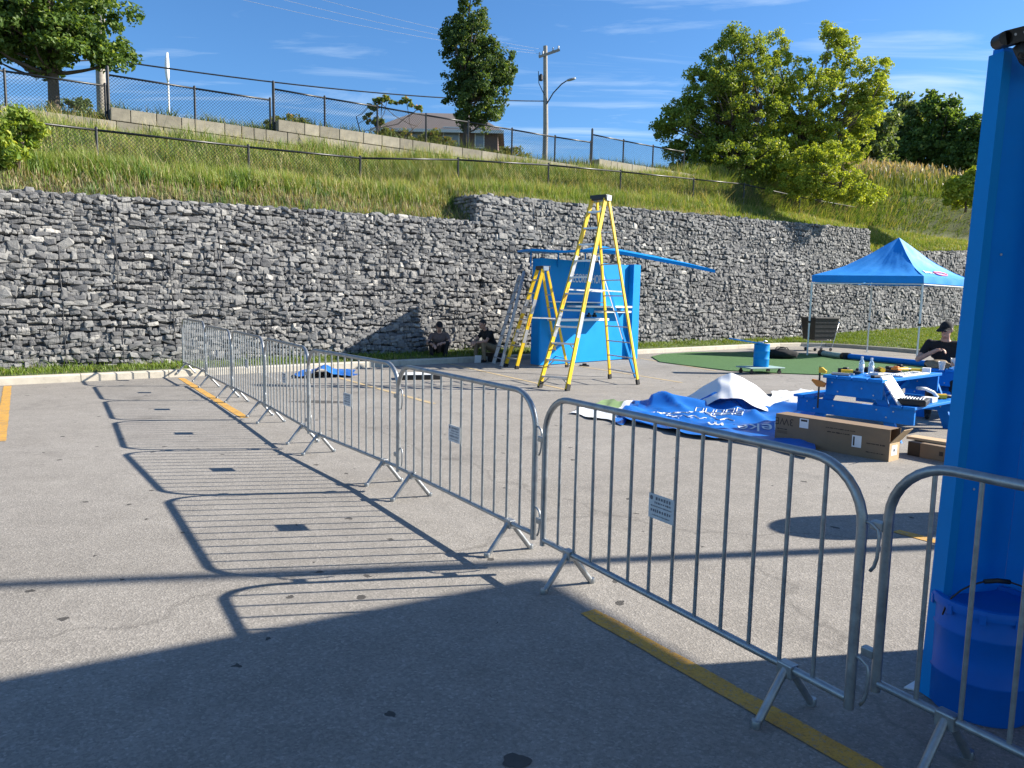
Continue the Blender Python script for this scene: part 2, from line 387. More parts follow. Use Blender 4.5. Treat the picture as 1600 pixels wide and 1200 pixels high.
M['label_white'] = mat('label_paper', (0.74, 0.73, 0.72), 0.6, var=0.04)
M['turf'] = mat('artificial_turf', (0.045, 0.125, 0.028), 0.9, var=0.25, scale=30, bump=0.7, bscale=220)
M['turf_edge'] = mat('turf_backing', (0.16, 0.25, 0.10), 0.9)
M['teal'] = mat('grey_green_board', (0.30, 0.42, 0.38), 0.6, var=0.12)
M['bottle'] = mat('bottle_plastic', (0.55, 0.72, 0.86), 0.12, var=0.05, trans=0.55)
M['cup'] = mat('clear_cup', (0.8, 0.8, 0.78), 0.2, var=0.03, trans=0.35)
M['beer'] = mat('amber_drink', (0.62, 0.25, 0.02), 0.2, trans=0.3)
M['orange'] = mat('tool_orange', (0.62, 0.20, 0.02), 0.4)
M['tool_yellow'] = mat('tool_yellow', (0.75, 0.46, 0.02), 0.4)
M['pole'] = mat('weathered_pole_wood', (0.30, 0.27, 0.23), 0.85, var=0.25, scale=8, bump=0.4, bscale=30)
M['roof'] = mat('roof_shingle', (0.15, 0.125, 0.115), 0.9, var=0.2, scale=9, bump=0.3)
M['brick'] = mat('house_brick', (0.15, 0.095, 0.075), 0.9, var=0.25, scale=12)
M['pane'] = mat('window_glass', (0.22, 0.26, 0.30), 0.12, var=0.1)
M['store'] = mat('store_canopy_paint', (0.55, 0.55, 0.54), 0.6)
M['stain'] = mat('dark_stain', (0.07, 0.065, 0.06), 0.9, var=0.3, scale=8)

# ================================================================== THE SETTING
K0 = Vector((-6.60, 14.15, 0))
def frame(deg):
    a = R(deg); return Vector((math.cos(a), math.sin(a), 0)), Vector((-math.sin(a), math.cos(a), 0))
A1 = R(39.0); E1, B1 = frame(39.0)          # along the gabion wall, and back into the hill
A2 = R(34.5); E2, B2 = frame(34.5)          # along the block wall and the upper fence
def Q(s, off, z=0.0): return K0 + E1*s + B1*off + Vector((0,0,z))
def Q2(s, off, z=0.0): return K0 + E2*s + B2*off + Vector((0,0,z))
def interp(x, pts):
    xs = [p[0] for p in pts]; ys = [p[1] for p in pts]; return float(np.interp(x, xs, ys))

# parking lot: one sheet that runs on below everything
g = MB(); Nn = 40
g.add([(-160,-60,0),(160,-60,0),(160,160,0),(-160,160,0)], [(0,1,2,3)])
tag(g.build('parking_lot', M['asphalt']), 'worn light grey asphalt of the parking lot', 'asphalt', kind='structure')

# painted parking lines
def pline(p, q, w, label, mt='line'):
    p = Vector((p[0],p[1],0)); q = Vector((q[0],q[1],0)); d = (q-p).normalized(); nrm = Vector((-d.y,d.x,0))
    L = (q-p).length; k = max(2, int(L/0.12)); vs = []; fs = []
    for i in range(k+1):
        t = i/k*L; j1 = rnd.uniform(-.004,.004); j2 = rnd.uniform(-.004,.004)
        e = 0.008 if i in (0,k) else 0
        vs += [p + d*t + nrm*(w/2-e+j1), p + d*t - nrm*(w/2-e+j2)]
    for i in range(k): fs.append((2*i, 2*i+1, 2*i+3, 2*i+2))
    m = MB(); m.add([(v.x,v.y,0.004) for v in vs], fs)
    o = m.build('parking_line', M[mt]); return tag(o, label, 'road marking', 'painted parking lines', 'structure')
pline(G(12,603), G(0,690), 0.115, 'yellow parking line at the left edge of the lot')
pline(G(283,591), G(383,653), 0.115, 'yellow parking line under the farthest barricades')
pline(G(918,956), G(1385,1218), 0.11, 'shaded yellow parking line under the nearest barricade')
pline(G(1400,830), G(1490,854), 0.11, 'short piece of yellow line beside the near blue panel')
pline(G(528,590), G(678,631), 0.10, 'faded yellow line ending behind the middle barricades', 'line_worn')
pline(G(700,568), G(884,609), 0.09, 'faded yellow line running past the feet of the tall ladder', 'line_worn')
pline(G(885,569), G(1066,598), 0.09, 'faded pale line running from the kiosk under the tall ladder', 'line_worn')
pline(G(1000,560), G(1120,580), 0.09, 'faint pale line between kiosk and green turf', 'line_worn')

# kerb
kerb_pts = [(-12,.02),(-6,.05),(0,.15),(7,.35),(14,.55),(20,.85),(23,.95),(24.2,.75),(24.9,.1),(25.0,-.9),(24.6,-2.9),(23.5,-5.6),(21.5,-10),(19,-15)]
kp = [Q(s,o) for s,o in kerb_pts]
# subdivide the kerb into cast lengths
def sub_poly(pts, step):
    out = [pts[0]]
    for a, b in zip(pts[:-1], pts[1:]):
        n_ = max(1, int((b-a).length/step))
        for i in range(1, n_+1): out.append(a + (b-a)*(i/n_))
    return out
ks = sub_poly(kp, 1.5)
def left_normals(pts):
    out = []
    for i in range(len(pts)):
        a = pts[max(0,i-1)]; b = pts[min(len(pts)-1,i+1)]; d = (b-a).normalized(); out.append(Vector((-d.y,d.x,0)))
    return out
kn = left_normals(ks)
kerb = tag(thing('kerb', 'pale concrete kerb along the foot of the verge', 'kerb'), kind='structure')
for i in range(len(ks)-1):
    a, b = ks[i], ks[i+1]; na, nb = kn[i], kn[i+1]; d = (b-a).normalized()*0.006
    prof = [(0,-.05),(0.0,.115),(.02,.14),(.16,.14),(.16,-.05)]
    m = MB(); vs = [a + d + na*o + Vector((0,0,z)) for o,z in prof] + [b - d + nb*o + Vector((0,0,z)) for o,z in prof]
    n5 = 5; fs = [tuple(range(n5)), tuple(n5+k for k in range(n5))[::-1]] + [(k, n5+k, n5+(k+1)%n5, (k+1)%n5) for k in range(n5)]
    m.add(vs, fs); m.build('kerb_length', M['concrete'], kerb)

# verge between kerb and wall
def wall_base_z(s): return 0.14 + max(0, 0.012*(s+2))
verge_pairs = []
for i, (s,o) in enumerate(kerb_pts):
    p = Q(s,o); nrm = left_normals(kp)[i]; k_in = p + nrm*0.15
    sw = [-12,-6,0,7,14,20,24,27,30,33,38,44,52,60][i]
    verge_pairs.append((Vector((k_in.x,k_in.y,.13)), Q(sw, 1.6 if sw < 24 else 1.7, wall_base_z(sw)), sw))
vb = MB(); cols = 6; rows = []
for a, b, _ in verge_pairs: rows.append([a.lerp(b, k/cols) + Vector((0,0,0.02*math.sin(k*1.7))) for k in range(cols+1)])
for r_ in rows: vb.v += [tuple(p) for p in r_]
for i in range(len(rows)-1):
    for k in range(cols):
        b0 = i*(cols+1)+k; vb.f.append([b0, b0+cols+1, b0+cols+2, b0+1]); vb.m.append(0)
tag(vb.build('verge', M['lawn'], smooth=True), kind='structure')

# ---- gabion walls
def face_off(z): return 1.35 + 0.14*z
def top_low(s): return 3.57 + 0.027*s
def top_high(s): return 4.26 + 0.0335*s
def top_far(s): return 4.24 + (s-32.0)*0.062
def stone_variants(k):
    out = []
    for i in range(k):
        bm = bmesh.new()
        for cx_ in (-1,1):
            for cy_ in (-1,1):
                for cz_ in (-1,1): bm.verts.new((cx_*.5*rnd.uniform(.72,1), cy_*.5*rnd.uniform(.7,1), cz_*.5*rnd.uniform(.62,1)))
        for ax_ in range(3):
            for sg_ in (-1,1):
                v = [rnd.uniform(-.25,.25) for _ in range(3)]; v[ax_] = sg_*.5*rnd.uniform(.96,1.06); bm.verts.new(v)
        for _ in range(2):
            v = Vector((rnd.choice((-.5,.5)),rnd.uniform(-.4,.1),rnd.uniform(-.25,.25))); bm.verts.new(v)
        r = bmesh.ops.convex_hull(bm, input=list(bm.verts))
        bmesh.ops.delete(bm, geom=[v for v in bm.verts if not v.link_faces], context='VERTS')
        bmesh.ops.triangulate(bm, faces=list(bm.faces))
        bm.verts.index_update()
        V = np.array([v.co[:] for v in bm.verts]); F = np.array([[v.index for v in f.verts] for f in bm.faces])
        bm.free(); out.append((V, F))
    return out
SV = stone_variants(14)
SM = []
for V_, F_ in SV:
    me = np_mesh('stone', V_, F_, M['stone']); SM.append(me)

def stone_rows(s0, s1, ztop, zbase, wmean=0.15, hmean=0.085):
    """list of (s, z, w, h): rubble laid in uneven rows with basket-to-basket changes"""
    out = []; z = -0.02
    zmax = max(ztop(s0), ztop(s1))
    while z < zmax:
        rh = hmean*rnd.uniform(.75,1.25); s = s0 + rnd.uniform(-.1,.1); ph = rnd.uniform(0,6)
        while s < s1:
            w = max(.07, rnd.gauss(wmean, wmean*.40)); h = rh*rnd.uniform(.75,1.4)
            if rnd.random() < .10: w *= 1.35; h *= 1.3
            zc = z + rh/2 + .03*math.sin(s*2.3+ph) + rnd.uniform(-.015,.015)
            if s + w/2 < s1 and zc < ztop(s) - .02 + rnd.uniform(-.03,.02): out.append((s+w/2, zc, w, h))
            s += w*0.93
        z += rh*0.90
    return out

def gabion(name, label, s0, s1, ztop, back=1.0, endcap=False, seams=(), wmean=.15, hmean=.085):
    root = thing(name, label, 'retaining wall', Q((s0+s1)/2, 1.6))
    inv = root.location.copy()
    # dark core behind the face stones
    m = MB(); K = 12; vs = []
    for i in range(K+1):
        s = s0+.02 + (s1-s0-.04)*i/K; zt = ztop(s)-.07
        for o, z in ((face_off(0)+.07,-.05),(face_off(zt)+.07,zt),(face_off(zt)+back,zt),(face_off(0)+back+.3,-.05)):
            vs.append(Q(s,o,z)-inv)
    fs = []
    for i in range(K):
        for k in range(4): fs.append((4*i+k, 4*i+(k+1)%4, 4*i+4+(k+1)%4, 4*i+4+k))
    fs += [(0,3,2,1), (4*K,4*K+1,4*K+2,4*K+3)]
    m.add(vs, fs); m.build('rubble_core', M['core'], root)
    st = []
    for s, z, w, h in stone_rows(s0, s1, ztop, wall_base_z, wmean, hmean):
        bulge = .035*math.sin(math.pi*((s*1.0) % 1.0))*math.sin(math.pi*((z*1.0) % 1.0)) + .02*math.sin(s*1.3+z*2)
        p = Q(s, face_off(z) + .06 - bulge + rnd.uniform(-.032,.032), z)
        rot = Euler((rnd.gauss(0,.12)-.14, rnd.gauss(0,.17), A1 + rnd.gauss(0,.16)), 'XYZ').to_matrix()
        st.append((p, rot, (w*1.05, rnd.uniform(.12,.18), h*1.08)))
    # top course and end cap
    s = s0
    while s < s1:
        w = rnd.uniform(.12,.3)
        for r_ in range(4):
            zt = ztop(s); p = Q(s+w/2, face_off(zt)+.08+r_*.23+rnd.uniform(-.04,.04), zt-.03+rnd.uniform(-.02,.03))
            st.append((p, Euler((rnd.gauss(0,.2),rnd.gauss(0,.2),A1+rnd.gauss(0,.4))).to_matrix(), (w,rnd.uniform(.16,.26),rnd.uniform(.07,.12))))
        s += w
    if endcap:
        z = 3.5
        while z < ztop(s0):
            o = face_off(z)
            while o < face_off(z)+back:
                w = rnd.uniform(.1,.24); st.append((Q(s0+.02+rnd.uniform(-.02,.03), o+w/2, z), Euler((rnd.gauss(0,.2),rnd.gauss(0,.2),A1+math.pi/2+rnd.gauss(0,.2))).to_matrix(), (w,.14,rnd.uniform(.08,.13)))); o += w*.95
            z += .10
    # the stones that show largest are single parts, the rest one joined part
    def score(t):
        x, y = PR(t[0])
        if not (-10 < x < 1500 and 0 < y < 1200): return 0
        return t[2][0]*t[2][2]/((t[0]-CO).length**2)
    order = sorted(range(len(st)), key=lambda i: -score(st[i]))
    big = set(order[:300]); VV = []; FF = []; TT = []; nb = 0
    for i, (p, rot, sc) in enumerate(st):
        k = rnd.randrange(len(SV))
        Mx = Matrix.Translation(p-inv) @ rot.to_4x4() @ Matrix.Diagonal((*sc,1))
        if i in big: link('stone', SM[k], root, Mx)
        else:
            V_, F_ = SV[k]; A = np.array(rot) * np.array(sc)[None,:]
            VV.append(V_ @ A.T + np.array(p-inv)); FF.append(F_+nb); nb += len(V_)
            TT.append(np.full((len(V_),3), rnd.random()))
    me = np_mesh('rubble_stones', np.concatenate(VV), np.concatenate(FF), M['rubble'], np.concatenate(TT))
    tag(link('rubble_stones', me, root), kind='stuff')
    m = MB(); k0 = 0                          # fine welded mesh over the face
    s = s0+.05
    while s < s1-.05:
        zt = ztop(s); m.tube([Q(s,face_off(z)-.045,z)-inv for z in (wall_base_z(s)-.1, zt*.5, zt)], .0022, 3, caps=False); s += .11
    z = .2
    while z < ztop(s1):
        se = s0 if z < ztop(s0) else s0+(s1-s0)*(z-ztop(s0))/max(.01,(ztop(s1)-ztop(s0)))
        if se < s1-.2: m.tube([Q(se+(s1-se)*k/6,face_off(z)-.047,z)-inv for k in range(7)], .0022, 3, caps=False)
        z += .11
    m.build('wire_mesh', M['wire'], root)
    for s in seams:
        zt = ztop(s); m = MB(); pts = []
        za, zb_ = rnd.choice([(.0,1),(.25,1),(.0,.7),(.45,.95),(.1,.55)])
        for k in range(9):
            z = wall_base_z(s) + (zt-wall_base_z(s))*(za+(zb_-za)*k/8); pts.append(Q(s+rnd.uniform(-.012,.012), face_off(z)-.055+rnd.uniform(-.01,.01), z)-inv)
        m.tube(pts, .009, 5); m.build('seam_wire', M['wire'], root)
    return root
gabion('gabion_wall', 'long low grey gabion wall of caged rubble on the left', -9.0, 8.62, top_low, seams=[-2.6,-1.55,-.55,.45,1.5,2.45,3.5,4.55,5.7,6.75,7.75])
gabion('gabion_wall', 'taller middle gabion wall rising behind the blue kiosk', 8.66, 32.0, top_high, endcap=True, seams=[9.7,10.8,12.0,13.2,15.6,18,20.4,22.8,25.2,27.6,30], wmean=.17, hmean=.095)
gabion('gabion_wall', 'farthest gabion wall partly hidden behind the canopy tent', 32.05, 54.0, top_far, seams=[34,37,40,43,46], wmean=.22, hmean=.12)

# ---- hillside
rail_z = [(-14,5.1),(-1.3,5.17),(-.4,5.23),(3,5.34),(6.1,5.48),(9.4,5.87),(13.1,6.18),(16.7,6.40),(20.9,6.62),(24.4,6.81),(29,6.72),(34.7,6.75),(42.9,6.76),(50,6.81),(62,6.9)]
base2_z = [(-14,5.3),(-2,5.52),(2,5.62),(6,5.86),(12,6.18),(16,6.36),(20,6.62),(25,6.95),(32,7.3),(40,7.9),(62,8.6)]
top2_z = [(-14,5.95),(-.2,5.98),(0,6.28),(4.1,6.30),(4.4,6.62),(16.3,6.65),(16.7,6.95),(20,7.0),(25,7.35),(32,8.0),(40,8.7),(62,9.6)]
cs = sorted(set([-12,-10,-8,-6,-5,-4,-3,-2,-1,-.2,0,1,2,3,4.1,4.4,5,6,7,8,8.60,8.66,9,10,11,12,13,14,15,16.3,16.7,18,20,22,24,26,28,30,31.98,32.06,34,36,38,40,42,44,47,50,54,60,66,72,80]))
def hill_rows(s):
    if s < 8.63: zt = top_low(s); z2 = zt+.42
    elif s < 32.02: zt = top_high(s); z2 = zt+.04
    else: zt = top_far(min(s,54)); z2 = zt+.25
    o0 = face_off(zt)
    out = [Q(s,o0+.30,zt-.05), Q(s,o0+1.05,z2), Q(s,4.0,interp(s,rail_z)-1.0)]
    out += [Q2(s,6.72,interp(s,base2_z)), Q2(s,7.02,interp(s,top2_z)-.06), Q2(s,9.0,interp(s,top2_z)+.10), Q2(s,14,interp(s,top2_z)+.35), Q2(s,30,interp(s,top2_z)+.8), Q2(s,90,interp(s,top2_z)+1.6)]
    return out
HR = [hill_rows(s) for s in cs]
hb = MB()
SUBK = [3,3,4,1,2,3,4,4]
cols_all = []
for rows_ in HR:
    line = [rows_[0]]
    for a, b, k in zip(rows_[:-1], rows_[1:], SUBK):
        for i in range(1,k+1): line.append(a.lerp(b, i/k))
    cols_all.append(line)
nl = len(cols_all[0])
for line in cols_all: hb.v += [tuple(p) for p in line]
for i in range(len(cols_all)-1):
    for k in range(nl-1):
        b0 = i*nl+k; hb.f.append([b0, b0+nl, b0+nl+1, b0+1]); hb.m.append(0)
tag(hb.build('hillside', M['soil'], smooth=True), kind='structure')
from mathutils.bvhtree import BVHTree
HBVH = BVHTree.FromPolygons([Vector(v) for v in hb.v], hb.f)
def hill_px(px, py, fallY=40):
    h = HBVH.ray_cast(CO, ray(px,py).normalized())
    return h[0] if h[0] is not None else AT(px,py,fallY)
def hill_z(x, y, dflt=7.0):
    h = HBVH.ray_cast(Vector((x,y,60)), Vector((0,0,-1))); return h[0].z if h[0] is not None else dflt
def hill_pt(s, row, t):
    j = int(np.searchsorted(cs, s)) - 1; j = min(max(j,0), len(cs)-2)
    u = (s-cs[j])/(cs[j+1]-cs[j]); a = HR[j][row].lerp(HR[j][row+1], t); b = HR[j+1][row].lerp(HR[j+1][row+1], t)
    return a.lerp(b, u)

# ---- grass (nobody could count it)
def blades(P, hgt, wid, colA, colB, lean=.35, seed=1):
    """P (n,3) roots, hgt (n,), -> vertices of bent two-segment blades (5 verts, 3 tris)"""
    rg = np.random.default_rng(seed); n_ = len(P)
    az = rg.uniform(0, 2*np.pi, n_); ln = rg.normal(0, lean, n_)
    side = np.stack([np.cos(az), np.sin(az), np.zeros(n_)],1)
    la = rg.uniform(0, 2*np.pi, n_); ld = np.stack([np.cos(la), np.sin(la), np.zeros(n_)],1)*np.abs(ln)[:,None]
    ld[:,0] -= .08
    up = np.array([0,0,1.0])
    mid = P + (up*.55 + ld*.30)*hgt[:,None]; tip = P + (up*(.95) + ld*1.0)*hgt[:,None]
    w = wid[:,None]*side
    V = np.stack([P-w*.5, P+w*.5, mid-w*.42, mid+w*.42, tip],1).reshape(-1,3)
    b = (np.arange(n_)*5)[:,None]
    F = np.concatenate([b+np.array([[0,1,3]]), b+np.array([[0,3,2]]), b+np.array([[2,3,4]])],0)
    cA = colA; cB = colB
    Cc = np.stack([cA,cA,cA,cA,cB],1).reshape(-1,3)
    return V, F, Cc
def sample_rows(n_, srange, rows_w, seed):
    rg = np.random.default_rng(seed); out = np.empty((n_,3)); S = np.empty(n_)
    ss = rg.uniform(0,1,n_); s0, s1 = srange
    ss = s0 + (s1-s0)*ss**1.25
    rows_ = rg.choice([r for r,_ in rows_w], n_, p=np.array([w for _,w in rows_w])/sum(w for _,w in rows_w)); tt = rg.uniform(0,1,n_)
    Harr = np.array([[p[:] for p in rr] for rr in HR]); csn = np.array(cs)
    j = np.clip(np.searchsorted(csn, ss)-1, 0, len(cs)-2); u = ((ss-csn[j])/(csn[j+1]-csn[j]))[:,None]
    a = Harr[j,rows_]*(1-tt)[:,None] + Harr[j,rows_+1]*tt[:,None]; b = Harr[j+1,rows_]*(1-tt)[:,None] + Harr[j+1,rows_+1]*tt[:,None]
    return a*(1-u)+b*u, ss, rows_, tt
def patch(P, f=0.6, ph=0.0):
    return (np.sin(P[:,0]*f*1.7+ph)+np.sin(P[:,1]*f*2.3+1+ph)+np.sin((P[:,0]+P[:,1])*f*3.1+2+ph)+np.sin((P[:,0]-P[:,1])*f*5.3+ph))/4
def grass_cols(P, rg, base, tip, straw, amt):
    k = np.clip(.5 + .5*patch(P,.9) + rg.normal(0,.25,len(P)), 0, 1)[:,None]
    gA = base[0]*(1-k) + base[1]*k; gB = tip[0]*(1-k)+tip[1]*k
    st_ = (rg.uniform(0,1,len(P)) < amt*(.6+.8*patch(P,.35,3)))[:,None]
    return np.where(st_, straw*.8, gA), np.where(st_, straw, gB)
rg = np.random.default_rng(5)
# long unmown grass on the slope
P, ss, rw, tt = sample_rows(250000, (-9.5,58), [(0,.55),(1,2.2),(2,3.0)], 21)
hgt = rg.uniform(.28,.62,len(P))*(1+.35*patch(P,1.3,2)); hgt[(rw==0)] *= .45; hgt[ss>21] *= .8; hgt[(ss>23)&(rw<=1)] *= .65; hgt[(rw==1)&(tt<.15)] *= .7
wid = rg.uniform(.010,.022,len(P))*np.where(ss>20,1.5,1.0)
cA, cB = grass_cols(P, rg, (np.array([.11,.185,.03]),np.array([.19,.275,.045])), (np.array([.25,.33,.07]),np.array([.37,.44,.12])), np.array([.55,.47,.24]), .26)
dry = ((rw==0)&(rg.uniform(0,1,len(P))<.55))[:,None]; cA = np.where(dry,np.array([[.24,.19,.11]]),cA); cB = np.where(dry,np.array([[.36,.30,.18]]),cB)
weed = (patch(P,2.1,7) > .42)[:,None]; cA = np.where(weed,cA*np.array([[.55,.75,.7]]),cA); cB = np.where(weed,cB*np.array([[.5,.72,.7]]),cB)
st2 = rg.uniform(0,1,len(P)) < .05; hgt[st2] *= 1.5; wid[st2] *= .6; cB[st2] = np.array([.55,.45,.26]); cA[st2] = np.array([.40,.34,.16])
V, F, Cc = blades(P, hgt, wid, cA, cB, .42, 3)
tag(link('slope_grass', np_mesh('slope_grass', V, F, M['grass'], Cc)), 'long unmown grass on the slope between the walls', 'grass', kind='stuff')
P, ss, rw, tt = sample_rows(90000, (21,78), [(0,.5),(1,1.2),(2,2.4),(3,.8),(4,1.5)], 31)
hgt = rg.uniform(.25,.6,len(P))*(1+.4*patch(P,.8,2)); wid = rg.uniform(.016,.034,len(P))
hgt[rw<=1] *= .55
cA, cB = grass_cols(P, rg, (np.array([.10,.16,.025]),np.array([.19,.26,.04])), (np.array([.22,.29,.06]),np.array([.36,.41,.10])), np.array([.50,.40,.22]), .15)
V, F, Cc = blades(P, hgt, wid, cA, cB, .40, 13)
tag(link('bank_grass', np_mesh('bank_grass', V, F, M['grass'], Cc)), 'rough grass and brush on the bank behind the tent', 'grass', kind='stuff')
# plateau grass behind the block wall
P, ss, rw, tt = sample_rows(60000, (-9.5,40), [(4,2.2),(5,2.2),(6,1.2)], 22)
hgt = rg.uniform(.2,.5,len(P))*(1+.55*patch(P,1.1,5)); wid = rg.uniform(.012,.026,len(P))
cA, cB = grass_cols(P, rg, (np.array([.07,.12,.02]),np.array([.13,.18,.03])), (np.array([.17,.22,.04]),np.array([.26,.29,.06])), np.array([.48,.38,.13]), .16)
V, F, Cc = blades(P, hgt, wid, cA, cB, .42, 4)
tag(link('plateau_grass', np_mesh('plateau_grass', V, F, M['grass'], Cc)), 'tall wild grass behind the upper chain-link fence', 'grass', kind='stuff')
# short grass of the verge
PV = []; 
VA = np.array([a[:] for a,b,_ in verge_pairs]); VBb = np.array([b[:] for a,b,_ in verge_pairs])
nvb = 110000; j = rg.integers(0, len(VA)-1, nvb*2)
areas = np.array([((VA[i+1]-VA[i])**2).sum()**.5*.5*(((VBb[i]-VA[i])**2).sum()**.5+((VBb[i+1]-VA[i+1])**2).sum()**.5) + 2 for i in range(len(VA)-1)])
j = rg.choice(len(VA)-1, nvb, p=(areas**.75)/(areas**.75).sum()); u = rg.uniform(0,1,nvb)[:,None]; t_ = rg.uniform(.02,1,nvb)[:,None]
P = (VA[j]*(1-t_)+VBb[j]*t_)*(1-u) + (VA[j+1]*(1-t_)+VBb[j+1]*t_)*u
hgt = rg.uniform(.04,.12,nvb)*(1+.5*patch(P,2.0)); wid = rg.uniform(.010,.02,nvb)
hgt += (t_[:,0] > .8)*rg.uniform(0,.14,nvb)*(P[:,0] < 6)
cA, cB = grass_cols(P, rg, (np.array([.10,.16,.02]),np.array([.15,.22,.03])), (np.array([.18,.27,.035]),np.array([.26,.34,.05])), np.array([.45,.40,.18]), .10)
V, F, Cc = blades(P, hgt, wid, cA, cB, .6, 6)
tag(link('verge_grass', np_mesh('verge_grass', V, F, M['grass'], Cc)), 'short grass of the verge between kerb and gabion wall', 'grass', kind='stuff')
# reeds with brown plumes on the right
P, ss, rw, tt = sample_rows(24000, (28,70), [(3,.5),(4,1.5),(5,3)], 23)
sel = (tt > .1); P = P[sel]
hgt = rg.uniform(.7,1.35,len(P)); wid = rg.uniform(.02,.05,len(P))
cA = np.tile(np.array([[.15,.19,.05]]),(len(P),1))*rg.uniform(.7,1.3,(len(P),1)); br = (rg.uniform(0,1,(len(P),1)) < .5)
cB = np.where(br, np.array([[.40,.33,.20]]), np.array([[.24,.28,.09]]))
V, F, Cc = blades(P, hgt, wid, cA, cB, .18, 7)
pk = br[:,0] & (rg.uniform(0,1,len(P)) < .5); P2 = P[pk] + np.stack([-.08*hgt[pk], np.zeros(pk.sum()), hgt[pk]*.82],1); cb_ = np.tile(np.array([[.40,.31,.21]]),(len(P2),1))*rg.uniform(.7,1.2,(len(P2),1))
V2, F2, C2 = blades(P2, rg.uniform(.22,.38,len(P2)), rg.uniform(.05,.09,len(P2)), cb_, cb_, .5, 8)
F = np.concatenate([F, F2+len(V)]); V = np.concatenate([V,V2]); Cc = np.concatenate([Cc,C2])
tag(link('reed_grass', np_mesh('reed_grass', V, F, M['grass'], Cc)), 'tall reed grass with brown plumes on the right of the slope', 'grass', kind='stuff')

# ---- concrete block wall, stepped courses, every block a part
CT = [6.05, 6.39, 6.73, 7.10]              # tops of the courses
starts = [-12.0, -.10, 4.22, 16.5]; ends = [9.0, 17.5, 20.5, 21.5]
bw = thing('block_wall', 'stepped pale concrete block wall below the upper chain-link fence', 'block wall', Q2(5,7,5.5))
cache = {}
for c in range(4):
    zt = CT[c]; zb = CT[c-1] if c else 5.72
    s = starts[c]
    while s < ends[c]:
        L = rnd.choice([.34,.46,.62,.62,.78]); h = zt - zb - .022
        key = (L, c)
        if key not in cache:
            m = MB(); m.bbox(0.009, L-.009, 0, .30, 0, h, .008); cache[key] = m.mesh('block', M['block'])
        p = Q2(s, 6.74 + .006*c + rnd.uniform(-.003,.003), zb+.006)
        link('block', cache[key], bw, Matrix.Translation(p - Q2(5,7,5.5)) @ Matrix.Rotation(A2 + rnd.gauss(0,.002), 4, 'Z'))
        s += L
m = MB()
for c in range(4):
    zb = CT[c-1] if c else 5.5
    a = [Q2(starts[c]+.03,6.80,0),Q2(ends[c],6.80,0),Q2(ends[c],7.0,0),Q2(starts[c]+.03,7.0,0)]
    a = [v - Q2(5,7,5.5) for v in a]
    m.prism([(v.x,v.y) for v in a], zb-5.5+.002*c, CT[c]-5.5-.02)
m.build('wall_core', M['core'], bw)

# ---- chain-link fences
def chain_panel(p0, p1, q0, q1, pitch, r):
    """wire lattice between bottom p0-p1 and top q0-q1 (quads), as thin 3-sided wires"""
    m = MB(); L = (p1-p0).length; H_ = (q0-p0).length
    def P_(u, v): return (p0.lerp(p1,u)).lerp(q0.lerp(q1,u), v)
    n_ = int((L+H_)/pitch)
    for sgn in (1,-1):
        for i in range(n_+1):
            x0 = i*pitch - H_
            a, b = x0, x0+H_
            lo = max(0, -a/ H_) if a < 0 else 0; hi = min(1, (L-a)/H_)
            if hi <= lo+.02: continue
            ua, ub = (a+lo*H_)/L, (a+hi*H_)/L
            if sgn < 0: va, vb_ = 1-lo, 1-hi
            else: va, vb_ = lo, hi
            m.tube([P_(ua,va), P_(ub,vb_)], r, 3, caps=False)
    return m
def fence(name, label, segs, height, kz_step=False, post_r=.031, rail_r=.027, pitch=.085, wr=.0046, group=None):
    """segs: list of polylines; each point (top Vector, drop) -> posts, rails, mesh"""
    root = thing(name, label, 'fence', segs[0][0] - Vector((0,0,height)), 0, group); inv = root.location.copy()
    for seg in segs:
        for i, p in enumerate(seg):
            ext = .16 if (i == 0 and seg is not segs[0] and kz_step) else 0.0
            m = MB(); m.tube([p-Vector((0,0,height+.15))-inv, p+Vector((0,0,ext+.02))-inv], post_r*(1.35 if ext else 1), 8)
            post = m.build('post', M['black_pipe'], root, smooth=40)
            m = MB(); m.lathe([(post_r*1.25,0),(post_r*1.2,.03),(post_r*.7,.055),(.004,.065)], 8, (p.x-inv.x,p.y-inv.y,p.z-inv.z+ext+.015)); m.build('post_cap', M['wire'], post)
        for a, b in zip(seg[:-1], seg[1:]):
            m = MB(); m.tube([a-inv, b-inv], rail_r, 8); m.build('top_rail', M['black_pipe'], root, smooth=True)
            dz = Vector((0,0,height))
            m = chain_panel(a-dz-inv, b-dz-inv, a-inv, b-inv, pitch, wr); m.build('chain_link', M['black_wire'], root)
    return root
oF = 7.3
upper = [[(-9.5,6.93),(-7.2,6.94),(-4.8,6.95),(-2.33,6.96),(-.17,6.99)],
         [(-.10,7.28),(2.02,7.30),(4.09,7.33)],
         [(4.19,7.66),(5.74,7.66),(7.47,7.68),(9.21,7.68),(10.84,7.70),(12.66,7.71),(14.6,7.72),(16.34,7.76)],
         [(16.39,8.06),(18.03,8.04),(19.67,8.04),(21.5,8.05)]]
fence('chain_link_fence', 'stepped black chain-link fence along the top of the block wall',
      [[Q2(s,7.08,z-.03) for s,z in sg] for sg in upper], 1.0, True)
fence('chain_link_fence', 'long black chain-link fence standing in the grass above the gabion walls',
      [[Q(s,4.0,interp(s,rail_z)) for s in (-9,-6.3,-3.4,-.4,3.0,6.12,9.43,13.13,16.67,20.95,24.44,28.96,34.7,38.8,42.9,47,51)]], 1.05)

